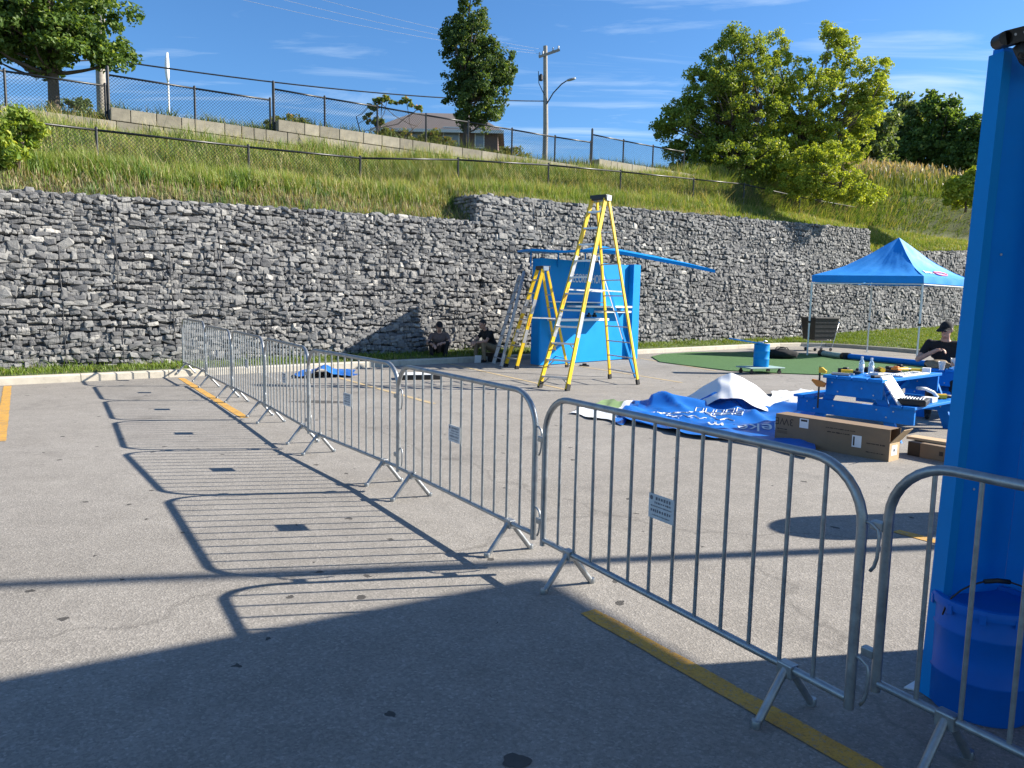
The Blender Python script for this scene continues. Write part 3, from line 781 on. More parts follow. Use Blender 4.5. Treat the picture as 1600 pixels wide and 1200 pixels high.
# ---- trees and shrubs
def leaf_cloud(clumps, per, size, cols, seed, flat=.5):
    """clumps (n,4) centre+radius -> leaf quads"""
    rg = np.random.default_rng(seed); n_ = len(clumps)*per
    c = np.repeat(np.asarray(clumps), per, axis=0)
    d = rg.normal(0,1,(n_,3)); d /= np.linalg.norm(d,axis=1)[:,None]; rr = rg.uniform(0,1,n_)**.45
    P = c[:,:3] + d*(rr*c[:,3])[:,None]*np.array([1,1,.8])
    nrm = rg.normal(0,1,(n_,3)) + d*.7 + np.array([0,0,.5]); nrm /= np.linalg.norm(nrm,axis=1)[:,None]
    a = rg.normal(0,1,(n_,3)); a -= nrm*(a*nrm).sum(1)[:,None]; a /= np.linalg.norm(a,axis=1)[:,None]
    b = np.cross(nrm,a); sz = size*rg.uniform(.6,1.35,n_)[:,None]
    fold = nrm*sz*.16
    V = np.stack([P-a*sz*.5, P+b*sz*.36-a*sz*.05+fold, P+a*sz*.55, P-b*sz*.36-a*sz*.05+fold],1).reshape(-1,3)
    base = (np.arange(n_)*4)[:,None]; F = np.concatenate([base+np.array([[0,1,2]]), base+np.array([[0,2,3]])],0)
    k = np.clip(rg.normal(.45,.28,n_) + np.repeat(rg.normal(0,.22,len(clumps)),per),0,1)[:,None]
    col = np.asarray(cols[0])*(1-k)+np.asarray(cols[1])*k
    if len(cols) > 2:
        hot = (rg.uniform(0,1,n_) < .06)[:,None]; col = np.where(hot, np.asarray(cols[2]), col)
    return V, F, np.repeat(col,4,axis=0)
def env_clumps(rg, lobes, n_, r0, r1, shell=.45):
    """sample clump centres in a union of ellipsoids (cx,cy,cz,rx,ry,rz), denser at the shell"""
    out = []; vol = np.array([l[3]*l[4]*l[5] for l in lobes])**.75; pk = rg.choice(len(lobes), n_, p=vol/vol.sum())
    for k in pk:
        l = lobes[k]; d = rg.normal(0,1,3); d /= np.linalg.norm(d); r = rg.uniform(shell**2,1)**.5*rg.uniform(.8,1.06)
        out.append((l[0]+d[0]*l[3]*r, l[1]+d[1]*l[4]*r, l[2]+d[2]*l[5]*r, rg.uniform(r0,r1)))
    return np.array(out)
def limb(m, p, q, r0, r1, rg, wob=.08):
    pts = []; k = 5; L = (q-p).length
    for i in range(k+1):
        t = i/k; v = p.lerp(q,t) + Vector((rg.normal(0,wob),rg.normal(0,wob),rg.normal(0,wob*.4)))*L*.25*math.sin(math.pi*t) + Vector((0,0,-.10*L*math.sin(math.pi*t)))
        pts.append(v)
    m.tube(pts, r0, 7, rs=[r0+(r1-r0)*i/k for i in range(k+1)])
def tree(name, label, cat, base, lobes, n_cl, cr0_, cr1_, per, size, cols, trunk_r, trunk_h, seed, stems=None, group=None, mat_='leaf'):
    rg = np.random.default_rng(seed); base = Vector(base); root = thing(name, label, cat, base, 0, group)
    lo = [(l[0]-base.x,l[1]-base.y,l[2]-base.z,l[3],l[4],l[5]) for l in lobes]
    cl = env_clumps(rg, lo, n_cl, cr0_, cr1_)
    V, F, Cc = leaf_cloud(cl, per, size, cols, seed)
    m = MB()
    if stems: tops = []
    tops = []
    for sx, sy in (stems or [(0,0)]):
        top = Vector((sx*1.6+rg.normal(0,.05), sy*1.6+rg.normal(0,.05), trunk_h))
        pts = [Vector((sx,sy,-.25)), Vector((sx,sy,.02)), Vector((sx*1.1,sy*1.1,trunk_h*.4)), top]
        m = MB(); m.tube(pts, trunk_r, 10, rs=[trunk_r*1.35, trunk_r*1.1, trunk_r*.85, trunk_r*.55]); tops.append((Vector((sx,sy,0)), top)); m.build('trunk', M['bark'], root, smooth=True)
    m = MB(); idx = rg.permutation(len(cl))[:max(8, n_cl//7)]
    for i in idx:
        c = Vector(cl[i,:3]); b0, tp = tops[int(rg.integers(0,len(tops)))]; t = rg.uniform(.45,1.0)
        if c.z < b0.lerp(tp,t).z + .1: t = max(.15, min(t, (c.z-.2)/max(.1,tp.z)*.8))
        limb(m, b0.lerp(tp,t), c, trunk_r*rg.uniform(.28,.45), .012, rg)
    m.build('branches', M['bark'], root, smooth=True)
    tag(link('crown', np_mesh('crown', V, F, M[mat_], Cc), root))
    return root
DK = ((.06,.115,.025),(.145,.23,.05),(.32,.40,.12)); MID = ((.10,.17,.035),(.24,.32,.06),(.38,.42,.11))
YEL = ((.22,.30,.04),(.42,.48,.07),(.55,.55,.12)); PALE = ((.08,.13,.05),(.17,.23,.09),(.26,.30,.14))
hz = lambda s: interp(s, top2_z)
# maple in the top left corner
b = Q2(-1.2, 9.2, hz(-1.2)+.1); 
tree('maple_tree', 'dark green maple at the top left behind the chain-link fence', 'tree', b,
     [(b.x-.5,b.y,b.z+3.9,2.2,2.2,2.0),(b.x+1.0,b.y+.1,b.z+2.7,1.25,1.2,1.0),(b.x-1.3,b.y-.3,b.z+2.5,1.5,1.3,1.0),(b.x+.3,b.y-.6,b.z+2.3,1.4,1.0,.75),(b.x+1.75,b.y,b.z+1.85,.6,.6,.36),(b.x-.2,b.y,b.z+1.7,.6,.6,.3)], 400, .2,.38, 75, .125, DK, .15, 4.2, 101)
# columnar maple
p_ = AT(728, 212, 28.5); b = Vector((p_.x, p_.y, hz(12)+.12))
def L_(px, py, rx, rz, Y=28.5, ry=None):
    q = AT(px,py,Y); k = Y/CAM_F; return (q.x,q.y,q.z,rx*k,(ry or rx)*k,rz*k)
tree('columnar_tree', 'tall narrow dark green tree beside the house behind the fence', 'tree', b,
     [L_(735,25,26,50),L_(738,75,45,55),L_(745,120,52,52),L_(742,160,50,42),L_(790,112,24,32),L_(705,60,16,36)], 420, .13,.28, 66, .10, ((.05,.09,.03),(.10,.165,.045),(.24,.30,.10)), .11, 4.4, 102)
# the two big trees right of centre
p_ = AT(1150,284,35); b = Vector((p_.x,p_.y,hill_z(p_.x,p_.y)))
L2 = lambda px,py,rx,rz,Y=35: L_(px,py,rx,rz,Y)
tree('broadleaf_tree', 'broad dark and yellow-green tree right of the utility pole', 'tree', b,
     [L2(1140,115,42,68),L2(1110,150,50,55),L2(1165,165,65,75),L2(1070,195,48,42),L2(1095,240,52,42),L2(1150,245,75,50),L2(1045,190,26,22),L2(1142,58,12,24),L2(1115,88,20,30),L2(1180,95,26,40),L2(1060,245,28,26),L2(1200,250,50,45)], 760, .17,.38, 78, .115, ((.13,.20,.035),(.30,.37,.06),(.46,.48,.12)), .16, 3.6, 103, stems=[(-.25,0),(.2,.1),(.55,-.1)])
p_ = AT(1265,286,36.5); b = Vector((p_.x,p_.y,hill_z(p_.x,p_.y)))
L3 = lambda px,py,rx,rz,Y=36.5: L_(px,py,rx,rz,Y)
tree('broadleaf_tree', 'bright yellow-green spreading tree with open top on the slope', 'tree', b,
     [L3(1215,125,34,62),L3(1300,85,26,46),L3(1255,160,62,58),L3(1330,130,50,46),L3(1345,175,46,45),L3(1240,215,62,48),L3(1300,210,60,44),L3(1378,100,20,14),L3(1215,75,18,28),L3(1290,52,16,20),L3(1325,75,18,22),L3(1205,180,40,60),L3(1360,140,34,30),L3(1260,255,55,35),L3(1320,245,36,28),L3(1255,95,14,22)], 760, .15,.34, 72, .115, ((.20,.28,.04),(.42,.48,.07),(.58,.55,.15)), .13, 3.4, 104, stems=[(-.5,0),(.1,.1),(.5,.05)])
p_ = AT(1290,300,33); b = Vector((p_.x,p_.y,hill_z(p_.x,p_.y)))
L4 = lambda px,py,rx,rz,Y=33: L_(px,py,rx,rz,Y)
tree('shrub', 'bright yellow-green shrub at the foot of the spreading tree', 'shrub', b,
     [L4(1268,262,50,34),L4(1300,240,32,26),L4(1300,290,60,26),L4(1240,292,36,18),L4(1345,308,40,14)], 330, .12,.26, 62, .10, YEL, .04, .5, 105, stems=[(-.6,0),(0,0),(.6,0)])
# trees behind
bg = [(1352,215,45,62,45,DK,'grey-green tree behind the spreading yellow-green tree',PALE),(1412,205,30,55,52,DK,'thin-topped tree between the spreading tree and the rounded one',PALE),
      (1462,205,42,55,50,DK,'dark rounded tree left of the near blue panel',DK),(1520,225,36,42,48,DK,'dark tree at the edge of the near blue panel',DK),(1580,210,50,55,50,DK,'dark tree hidden behind the near blue panel',DK)]
for i, (px,py,rx,rz,Y,_,lab,cl) in enumerate(bg):
    q = AT(px, 285, Y); b = Vector((q.x,q.y,q.z-1.5))
    tree('background_tree', lab, 'tree', b, [L_(px,py,rx,rz,Y),L_(px-10,py+30,rx*1.1,rz*.7,Y),L_(px+14,py-10,rx*.7,rz*.8,Y),L_(px-4,py-rz*.72,rx*.42,rz*.42,Y)], 170, .3,.6, 55, .24, cl, .18, 3.6, 110+i, group='trees far behind the slope')
q = AT(1520,300,40); q.z = hill_z(q.x,q.y); tree('shrub', 'low yellow-green bush beside the near blue panel', 'shrub', (q.x,q.y,q.z), [L_(1525,275,26,16,40),L_(1500,290,24,16,40),L_(1515,310,34,16,40)], 120, .2,.35, 50, .16, YEL, .05, .7, 121, stems=[(-.3,0),(.3,0)])
# bushes on the left
q = Q(-2.2, 3.1, 3.9); tree('shrub', 'leafy yellow-green bush at the left edge above the gabion wall', 'shrub', q, [(q.x-.35,q.y,q.z+.75,.85,.7,.55),(q.x+.25,q.y,q.z+.95,.55,.5,.35),(q.x-.2,q.y-.2,q.z+.4,.8,.6,.35)], 90, .13,.24, 60, .105, ((.15,.24,.04),(.34,.42,.07),(.5,.52,.12)), .03, .7, 122, stems=[(-.3,0),(0,0),(.25,0)])
q = Q2(-.6, 10.8, hz(-.6)); tree('shrub', 'small grey-green shrub behind the trunk of the corner maple', 'shrub', q, [(q.x,q.y,q.z+.8,.75,.7,.7)], 70, .12,.22, 45, .09, ((.10,.15,.07),(.19,.25,.11)), .035, .8, 123, stems=[(-.2,0),(.2,0)])
# sumac leaning over the fence
q = Q2(7.6, 7.9, hz(7.6)); 
def QS(px,py,rx,rz): 
    Y = q.y; return L_(px,py,rx,rz,Y)
tree('sumac_shrub', 'straggling sumac with drooping leaves leaning over the chain-link fence', 'shrub', q, [QS(572,188,5,6),QS(577,178,7,5),QS(583,168,8,5),QS(592,158,9,4),QS(602,153,8,4),QS(612,160,6,4),QS(622,160,8,3),QS(634,157,9,3),QS(642,164,7,3),QS(655,168,6,2),QS(660,176,5,3),QS(590,190,8,8)], 90, .04,.09, 26, .085, ((.12,.18,.05),(.26,.32,.08),(.5,.2,.06)), .025, .9, 124, stems=[(-.3,0),(.2,.1),(1.0,.3)])
for i, (s, h) in enumerate([(5.0,.55),(8.6,.62),(10.2,.72),(13.4,.6)]):
    q = Q2(s, 8.3, hz(s)); tree('shrub', ['rounded grass-green bush behind the upper fence left of the sumac','brownish weed bush in front of the house','green weed bush below the house window','low weed bush beside the narrow tree'][i], 'shrub', q, [(q.x,q.y,q.z+h*.6,.8,.6,h*.6)], 55, .1,.18, 45, .085, ((.10,.14,.04),(.22,.25,.07),(.42,.24,.07)), .02, .3, 130+i, stems=[(0,0)], group='weed bushes behind the upper fence')

# ---- house, utility poles, wires, far white flag
hs = thing('house', 'low brick house with grey hipped roof behind the fence', 'house', AT(690,215,46)); hi = hs.location.copy()
def HP(px,py,Y=46): return AT(px,py,Y)-hi
gz = 7.0-hi.z
m = MB(); a = HP(590,205); b_ = HP(778,200); eav = HP(700,204).z
m.box(a.x,b_.x,0,7.5,gz,eav); m.build('wall', M['brick'], hs)
m = MB(); rz_ = HP(690,177,49.7).z; x0, x1 = a.x-.35, b_.x+.35
m.add([(x0,-.4,eav-.05),(x1,-.4,eav-.05),(x1,7.9,eav-.05),(x0,7.9,eav-.05),(x0+2.0,3.7,rz_),(x1-2.0,3.7,rz_)],[(0,1,5,4),(1,2,5),(2,3,4,5),(3,0,4),(0,3,2,1)]); rf = m.build('roof', M['roof'], hs)
m = MB(); m.box(x0-.02,x1+.02,-.46,-.40,eav-.2,eav-.02); m.build('fascia', M['white_metal'], rf)
for px0, px1, py0, py1 in ((692,718,198,217),(640,662,200,217),(742,757,199,216)):
    c0 = HP(px0,py0); c1 = HP(px1,py1); w = MB(); w.box(c0.x,c1.x,-.03,.02,c1.z-.6,c0.z); wo_ = w.build('window', M['white_metal'], hs)
    g_ = MB(); g_.box(c0.x+.06,c1.x-.06,-.036,-.031,c1.z-.54,c0.z-.06); g_.build('pane', M['pane'], wo_)

def upole(px, pyb, pyt, Y, label, lamp=True, arm=True):
    pb = AT(px,pyb,Y); pt = AT(px,pyt,Y); zb = 7.2
    root = thing('utility_pole', label, 'utility pole', (pb.x,pb.y,zb)); h = pt.z-zb; k = Y/CAM_F
    m = MB(); m.tube([(0,0,-.6),(0,0,h*.5),(pt.x-pb.x,0,h)], .13, 12, rs=[.17,.15,.12]); m.build('shaft', M['pole'], root, smooth=40)
    if arm:
        m = MB(); zc = h-9*k; m.beam((-13*k,-.15,zc-8*k),(18*k,-.15,zc+3*k),.10,.13); ca = m.build('crossarm', M['pole'], root)
        for x in (-12,-7,8,16):
            mm = MB(); z0 = zc-8*k+(x+13)/31*11*k; mm.lathe([(.03,0),(.06,.04),(.03,.08),(.06,.12),(.02,.2)],10,(x*k,-.15,z0+.06)); mm.build('insulator', M['alu_dull'], ca, smooth=True)
        mm = MB(); mm.lathe([(.10,0),(.12,.05),(.12,.3),(.05,.38)],10,(-9*k,-.15,zc-42*k)); mm.build('cutout', M['wire'], root)
        mm = MB(); mm.tube([(-13*k,-.1,zc-28*k),(-12*k,-.1,zc-45*k),(-7*k,-.1,zc-55*k),(-1*k,-.1,zc-66*k)],.025,6); mm.build('jumper_cable', M['black_pipe'], root)
    if lamp:
        m = MB(); m.tube([(0,-.1,h-85*k),(10*k,-.1,h-68*k),(22*k,-.1,h-55*k),(31*k,-.1,h-49*k)],.035,8); la = m.build('lamp_arm', M['wire'], root, smooth=True)
        m = MB(); m.lathe([(.03,-.3),(.12,-.2),(.15,0),(.13,.2),(.04,.3)],10); o_ = m.build('lamp_head', M['alu_dull'], la, smooth=True); o_.matrix_local = Matrix.Translation((36*k,-.1,h-48*k)) @ Matrix.Rotation(R(75),4,'Y') @ Matrix.Diagonal((.5,1,1,1))
    return pt
top1 = upole(852,225,72,45,'wooden utility pole with crossarm and street lamp right of the narrow tree')
top0 = upole(159,160,-25,27,'pale utility pole beside the crown of the corner maple',lamp=False,arm=False)
def wire_(p, q, sag, label, r=.014, mt='black_pipe'):
    m = MB(); p = Vector(p); q = Vector(q); pts = []
    for i in range(17):
        t = i/16; pts.append(p.lerp(q,t) - Vector((0,0,sag*4*t*(1-t))))
    m.tube(pts, r, 5); tag(m.build('overhead_wire', M[mt]), label, 'wire', 'overhead wires')
wire_(AT(160,92,27), AT(850,158,45), .35, 'lowest thick overhead cable running between the two utility poles', .03)
wire_(AT(-60,70,20), AT(160,92,27), .2, 'overhead cable running left from the pale utility pole', .025)
for i, (py0, py1, lab) in enumerate([(-30,80,'thin overhead wire ending at the top of the crossarm'),(-12,84,'thin overhead wire below the topmost one'),(-50,77,'topmost thin overhead wire')]):
    wire_(AT(330,py0,30), AT(838+i*4,py1,45), .25, lab, .006, 'alu_dull')
fl = thing('flagpole', 'distant white flagpole with furled flag behind the fence', 'flagpole', (AT(264,168,42).x, 42, 7.2)); tz = AT(264,82,42).z-7.2
m = MB(); m.tube([(0,0,-.3),(0,0,tz)], .05, 8); m.build('pole', M['white'], fl)
m = MB(); m.tube([(0,0,tz-1.6),(.02,-.1,tz-1.35),(-.02,-.05,tz-.9),(.02,-.1,tz-.4),(0,0,tz-.02)], .1, 8, rs=[.04,.10,.13,.11,.05]); m.build('flag', M['white'], fl, smooth=True)

# ================================================================== BARRICADES
def text_mesh(body, size, mat_, ext=0.0, align='CENTER', flipx=False):
    cu_ = bpy.data.curves.new('lettering', 'FONT'); cu_.body = body; cu_.size = size; cu_.align_x = align; cu_.align_y = 'CENTER'; cu_.extrude = ext
    tmp = bpy.data.objects.new('lettering_tmp', cu_); C.objects.link(tmp)
    dg = bpy.context.evaluated_depsgraph_get(); me = bpy.data.meshes.new_from_object(tmp.evaluated_get(dg), depsgraph=dg)
    bpy.data.objects.remove(tmp); bpy.data.curves.remove(cu_)
    me.materials.clear(); me.materials.append(mat_); return me
def bars(w, h, mat_, seed, word=2.2):
    """a line of print too small to read"""
    r_ = random.Random(seed); m = MB(); x = -w/2
    while x < w/2:
        l = min(w/2-x, h*r_.uniform(.5,word)); hh = h*r_.uniform(.6,1)
        if l > h*.2: m.add([(x,-hh/2,0),(x+l,-hh/2,0),(x+l,hh/2,0),(x,hh/2,0)],[(0,1,2,3)])
        x += l + h*r_.uniform(.25,.6)
    return m.mesh('print_line', mat_)
BL = 2.03; NB = 12; BH = 1.075
def make_barricade():
    root = thing('crowd_barricade', 'x', 'barricade')
    rad = .22; pts = [(0,0,.17),(0,0,BH-rad)]
    for k in range(1,9): a = math.pi/2*k/8; pts.append((rad-rad*math.cos(a),0,BH-rad+rad*math.sin(a)))
    p2 = [(BL-x,0,z) for x,y,z in pts[::-1]]
    m = MB(); m.tube(pts+p2, .0185, 12); fr = m.build('frame', M['galv'], root, smooth=50)
    m = MB(); m.tube([(.012,0,.205),(BL-.012,0,.205)], .0165, 10); m.build('bottom_rail', M['galv'], root, smooth=50)
    bar_me = {}
    for i in range(NB):
        x = BL*(i+1)/(NB+1); zt = BH-.012
        if x < rad: zt = BH-rad+math.sqrt(max(0,rad**2-(rad-x)**2))-.006
        if x > BL-rad: zt = BH-rad+math.sqrt(max(0,rad**2-(x-BL+rad)**2))-.006
        k = round(zt,3)
        if k not in bar_me:
            m = MB(); m.tube([(0,0,.212),(0,0,zt)], .0088, 8); bar_me[k] = m.mesh('bar', M['galv'], 50)
        link('bar', bar_me[k], root, Matrix.Translation((x,0,0)))
    lm = None
    for x in (.27, BL-.27):
        for sy in (-1,1):
            m = MB(); m.tube([(x,.012*sy,.20),(x,.165*sy,.008)], .0165, 10)
            lg = m.build('leg', M['galv'], root, smooth=50)
            m = MB(); m.lathe([(.020,0),(.021,.02),(.018,.03)],10,(x,.167*sy,0)); m.build('foot', M['galv'], lg, smooth=40)
        m = MB(); m.bbox(x-.035,x+.035,-.024,.024,.168,.226,.006); m.build('leg_clamp', M['galv'], root)
    for z in (.86,.36):                                    # hooks on the right, eyes on the left
        m = MB(); m.tube([(BL,0,z+.02),(BL+.035,0,z+.015),(BL+.06,0,z-.0),(BL+.066,0,z-.03),(BL+.064,0,z-.10),(BL+.055,0,z-.135),(BL+.042,0,z-.155)], .0065, 7); m.build('hook', M['galv'], root, smooth=True)
        m = MB(); m.bbox(-.062,-.010,-.017,.017,z-.065,z-.030,.005); m.build('eye', M['galv'], root)
    pw = BL/(NB+1)
    m = MB(); x0 = BL*6/(NB+1)-.008; m.box(x0, x0+pw+.016, -.0125, -.0098, .60, .72); sg = m.build('sign_plate', M['plate'], root)
    for q, (w_, sz, z, dx) in enumerate(((.105,.016,.701,.014),(.11,.011,.680,.010),(.14,.007,.662,0),(.14,.015,.640,0),(.12,.007,.618,0))):
        link('print_line', bars(w_, sz, M['ink'], q, .9), sg, Matrix.Translation((x0+pw/2+.008+dx,-.0134,z)) @ Matrix.Rotation(math.pi/2,4,'X'))
    m = MB(); m.lathe([(.011,0),(.011,.0006)],14); l_ = m.build('emblem', M['ink'], sg); l_.matrix_local = Matrix.Translation((x0+.018,-.0126,.700)) @ Matrix.Rotation(math.pi/2,4,'X')
    return root
bar0 = make_barricade()
def chain_place(o, pl, pr_):
    """left and right ends of the frame on the ground"""
    pl = Vector((pl[0],pl[1],0)); pr_ = Vector((pr_[0],pr_[1],0)); d = (pr_-pl).normalized(); c = (pl+pr_)/2
    p = c - d*(BL/2); o.location = p; o.rotation_euler = (0,0,math.atan2(d.y,d.x)); return o
ends_ = [((.20,4.29),(1.26,2.54),'second nearest barricade, in front of the blue banners and cardboard box'),
         ((1.42,2.66),(2.45,.94),'nearest barricade at the right edge in front of the blue panel and pail'),
         ((-.94,6.09),(.14,4.41),'third nearest barricade, its right end at the middle of the row'),
         ((-2.12,7.70),(-.99,6.18),'fourth nearest barricade, left of the middle one'),
         ((-3.20,9.52),(-2.20,7.87),'fifth barricade from the camera, just left of the blue sheet'),
         ((-4.30,11.28),(-3.28,9.64),'sixth barricade from the camera, crossing the yellow line'),
         ((-5.42,12.98),(-4.38,11.38),'seventh barricade from the camera, second from the gabion wall'),
         ((-6.55,14.62),(-5.48,13.06),'farthest barricade, standing against the kerb by the gabion wall')]
for i, (a, b_, lab) in enumerate(ends_):
    o = bar0 if i == 0 else copy_tree(bar0)
    chain_place(o, a, b_); o['label'] = lab; o['group'] = 'galvanised crowd barricades in a row'
    if i == 7: o.location.z = 0.06

# ================================================================== BACK KIOSK
def wall_panel(m, p, q, z0, z1, th, side=1):
    p = Vector((p[0],p[1],0)); q = Vector((q[0],q[1],0)); d = (q-p).normalized(); n_ = Vector((-d.y,d.x,0))*th*side
    m.prism([(v.x,v.y) for v in (p,q,q+n_,p+n_)][::side], z0, z1)
kA = G(842,572); kB = G(978,561.5); kL = Vector((.46,18.75,0))
ki = thing('kiosk', 'blue folding-panel kiosk with white shelves in front of the gabion wall', 'kiosk', kA); inv = kA.copy()
KH = 2.68
m = MB(); wall_panel(m, kA-inv, kB-inv, .02, KH, .05); m.build('main_wall', M['blue'], ki)
dK = (kB-kA).normalized(); nK = Vector((dK.y,-dK.x,0))
m = MB(); wB = kB-inv; m.prism([(v.x,v.y) for v in (wB-dK*.0-nK*.1, wB+dK*.34-nK*.1, wB+dK*.34+nK*.16, wB+nK*.16)], .02, KH+.02); m.build('side_wall', M['blue'], ki)
m = MB(); wall_panel(m, kL-inv, kA-inv-Vector((.004,.0,0)), .02, KH-.005, .05); m.build('side_wall', M['blue'], ki)
dK = (kB-kA).normalized(); nK = Vector((dK.y,-dK.x,0)); LK = (kB-kA).length; aK = math.atan2(dK.y,dK.x)
def on_wall(u, z, off=0.0): return kA-inv + dK*u + nK*off + Vector((0,0,z))
def u_of(px, py):
    d = ray(px,py); t = ((kA-CO).dot(nK))/d.dot(nK); p = CO+d*t; return (p-kA).dot(dK), p.z
for (x0,x1,y,th,dp) in ((856,936,472,.03,.25),(885,974,479,.05,.3),(928,975,487,.05,.25),(855,934,499,.06,.38)):
    u0, z0 = u_of(x0,y); u1, z1 = u_of(x1,y); u0 = max(u0,.02); u1 = min(u1,LK-.03); zz = (z0+z1)/2
    m = MB(); M_ = Matrix.Translation(on_wall(u0,zz,.002)) @ Matrix.Rotation(aK,4,'Z'); mm = MB(); mm.bbox(0,u1-u0,-dp,0,-th/2,th/2,.006)
    for v in mm.v: m.v.append(tuple(M_ @ Vector(v)))
    m.f = mm.f; m.m = mm.m; m.build('shelf', M['white'], ki)
u0, z0 = u_of(915,436)
link('lettering', text_mesh('RECORD SHOP', .275, M['label_white'], .004), ki, Matrix.Translation(on_wall(u0,z0,.006)) @ Matrix.Rotation(aK,4,'Z') @ Matrix.Rotation(math.pi/2,4,'X') @ Matrix.Diagonal((.72,1.15,1,1)))
for dz in (.24,-.24):
    m = MB(); a_ = on_wall(u0-.85,z0+dz,.004); b_ = on_wall(u0+.85,z0+dz,.004); m.beam(a_,b_,.006,.012); m.build('lettering_rule', M['blue_dark'], ki)
# roof flap laid over the top, its right end sagging
m = MB(); prof = [(-.35,2.86),(.4,2.84),(1.3,2.90),(1.9,2.86),(2.7,2.74),(3.5,2.62),(4.3,2.48)]
fd = Vector((.988,.155,0)); fb = Vector((-.155,.988,0)); f0 = Vector((.75,17.85,0))-inv
vs = []
for t,z in prof:
    p = f0+fd*t; 
    for w_, zz in ((0,z-.05-(.03 if t>1.5 else .0)),(0,z),(2.1,z+.03+(.26 if t>1.5 else .06)),(2.1,z-.02+(.26 if t>1.5 else .06))): vs.append(p+fb*w_+Vector((0,0,zz)))
fs = []
for i in range(len(prof)-1):
    for k in range(4): fs.append((4*i+k,4*i+4+k,4*i+4+(k+1)%4,4*i+(k+1)%4))
fs += [(0,1,2,3),tuple(4*(len(prof)-1)+k for k in (3,2,1,0))]
m.add(vs,fs); rf_ = m.build('roof_flap', M['blue'], ki)
for t in (-.2,.5,1.2):
    m = MB(); p = f0+fd*t; m.tube([p+fb*.9+Vector((0,0,KH-.2)),p+fb*.9+Vector((0,0,2.85))],.02,8); m.build('flap_support', M['blue'], ki)
pb = G(993,591); m = MB(); q = AT(936,402,17.9)
pr0 = thing('prop_pole', 'long blue and white prop pole leaning beside the tall ladder', 'pole', pb)
m.beam((0,0,.02), q-pb, .05, .05); m.build('shaft', M['blue'], pr0)
m = MB(); dd = (q-pb); m.beam(dd*.30+Vector((-.03,-.03,0)), dd*.97+Vector((-.03,-.03,0)), .022, .022); m.build('edge_strip', M['white'], pr0)
# things on the shelf
u1,z1 = u_of(915,497); sp = on_wall(u1, z1+.03, .2)+inv
for i,(dx,lab,mt) in enumerate(((-.12,'left small dark tool on the white kiosk shelf','black'),(.12,'right small dark tool on the white kiosk shelf','rubber'))):
    m = MB(); m.bbox(-.07,.07,-.05,.05,0,.07,.02); m.bbox(-.02,.02,-.03,.03,.06,.12,.01); o = m.build('hand_tool', M[mt]); o.location = sp+dK*dx+Vector((0,0,.0)); o.rotation_euler=(0,0,aK+i); tag(o,lab,'tool','tools on the kiosk shelf')
m = MB(); m.bbox(-.12,.12,-.1,.1,0,.03,.01); m.bbox(-.05,.06,-.05,.05,.028,.07,.015); o = m.build('wood_scraps', M['rubber']); o.location = G(913,572); tag(o,'dark scraps lying at the foot of the blue kiosk','scrap')

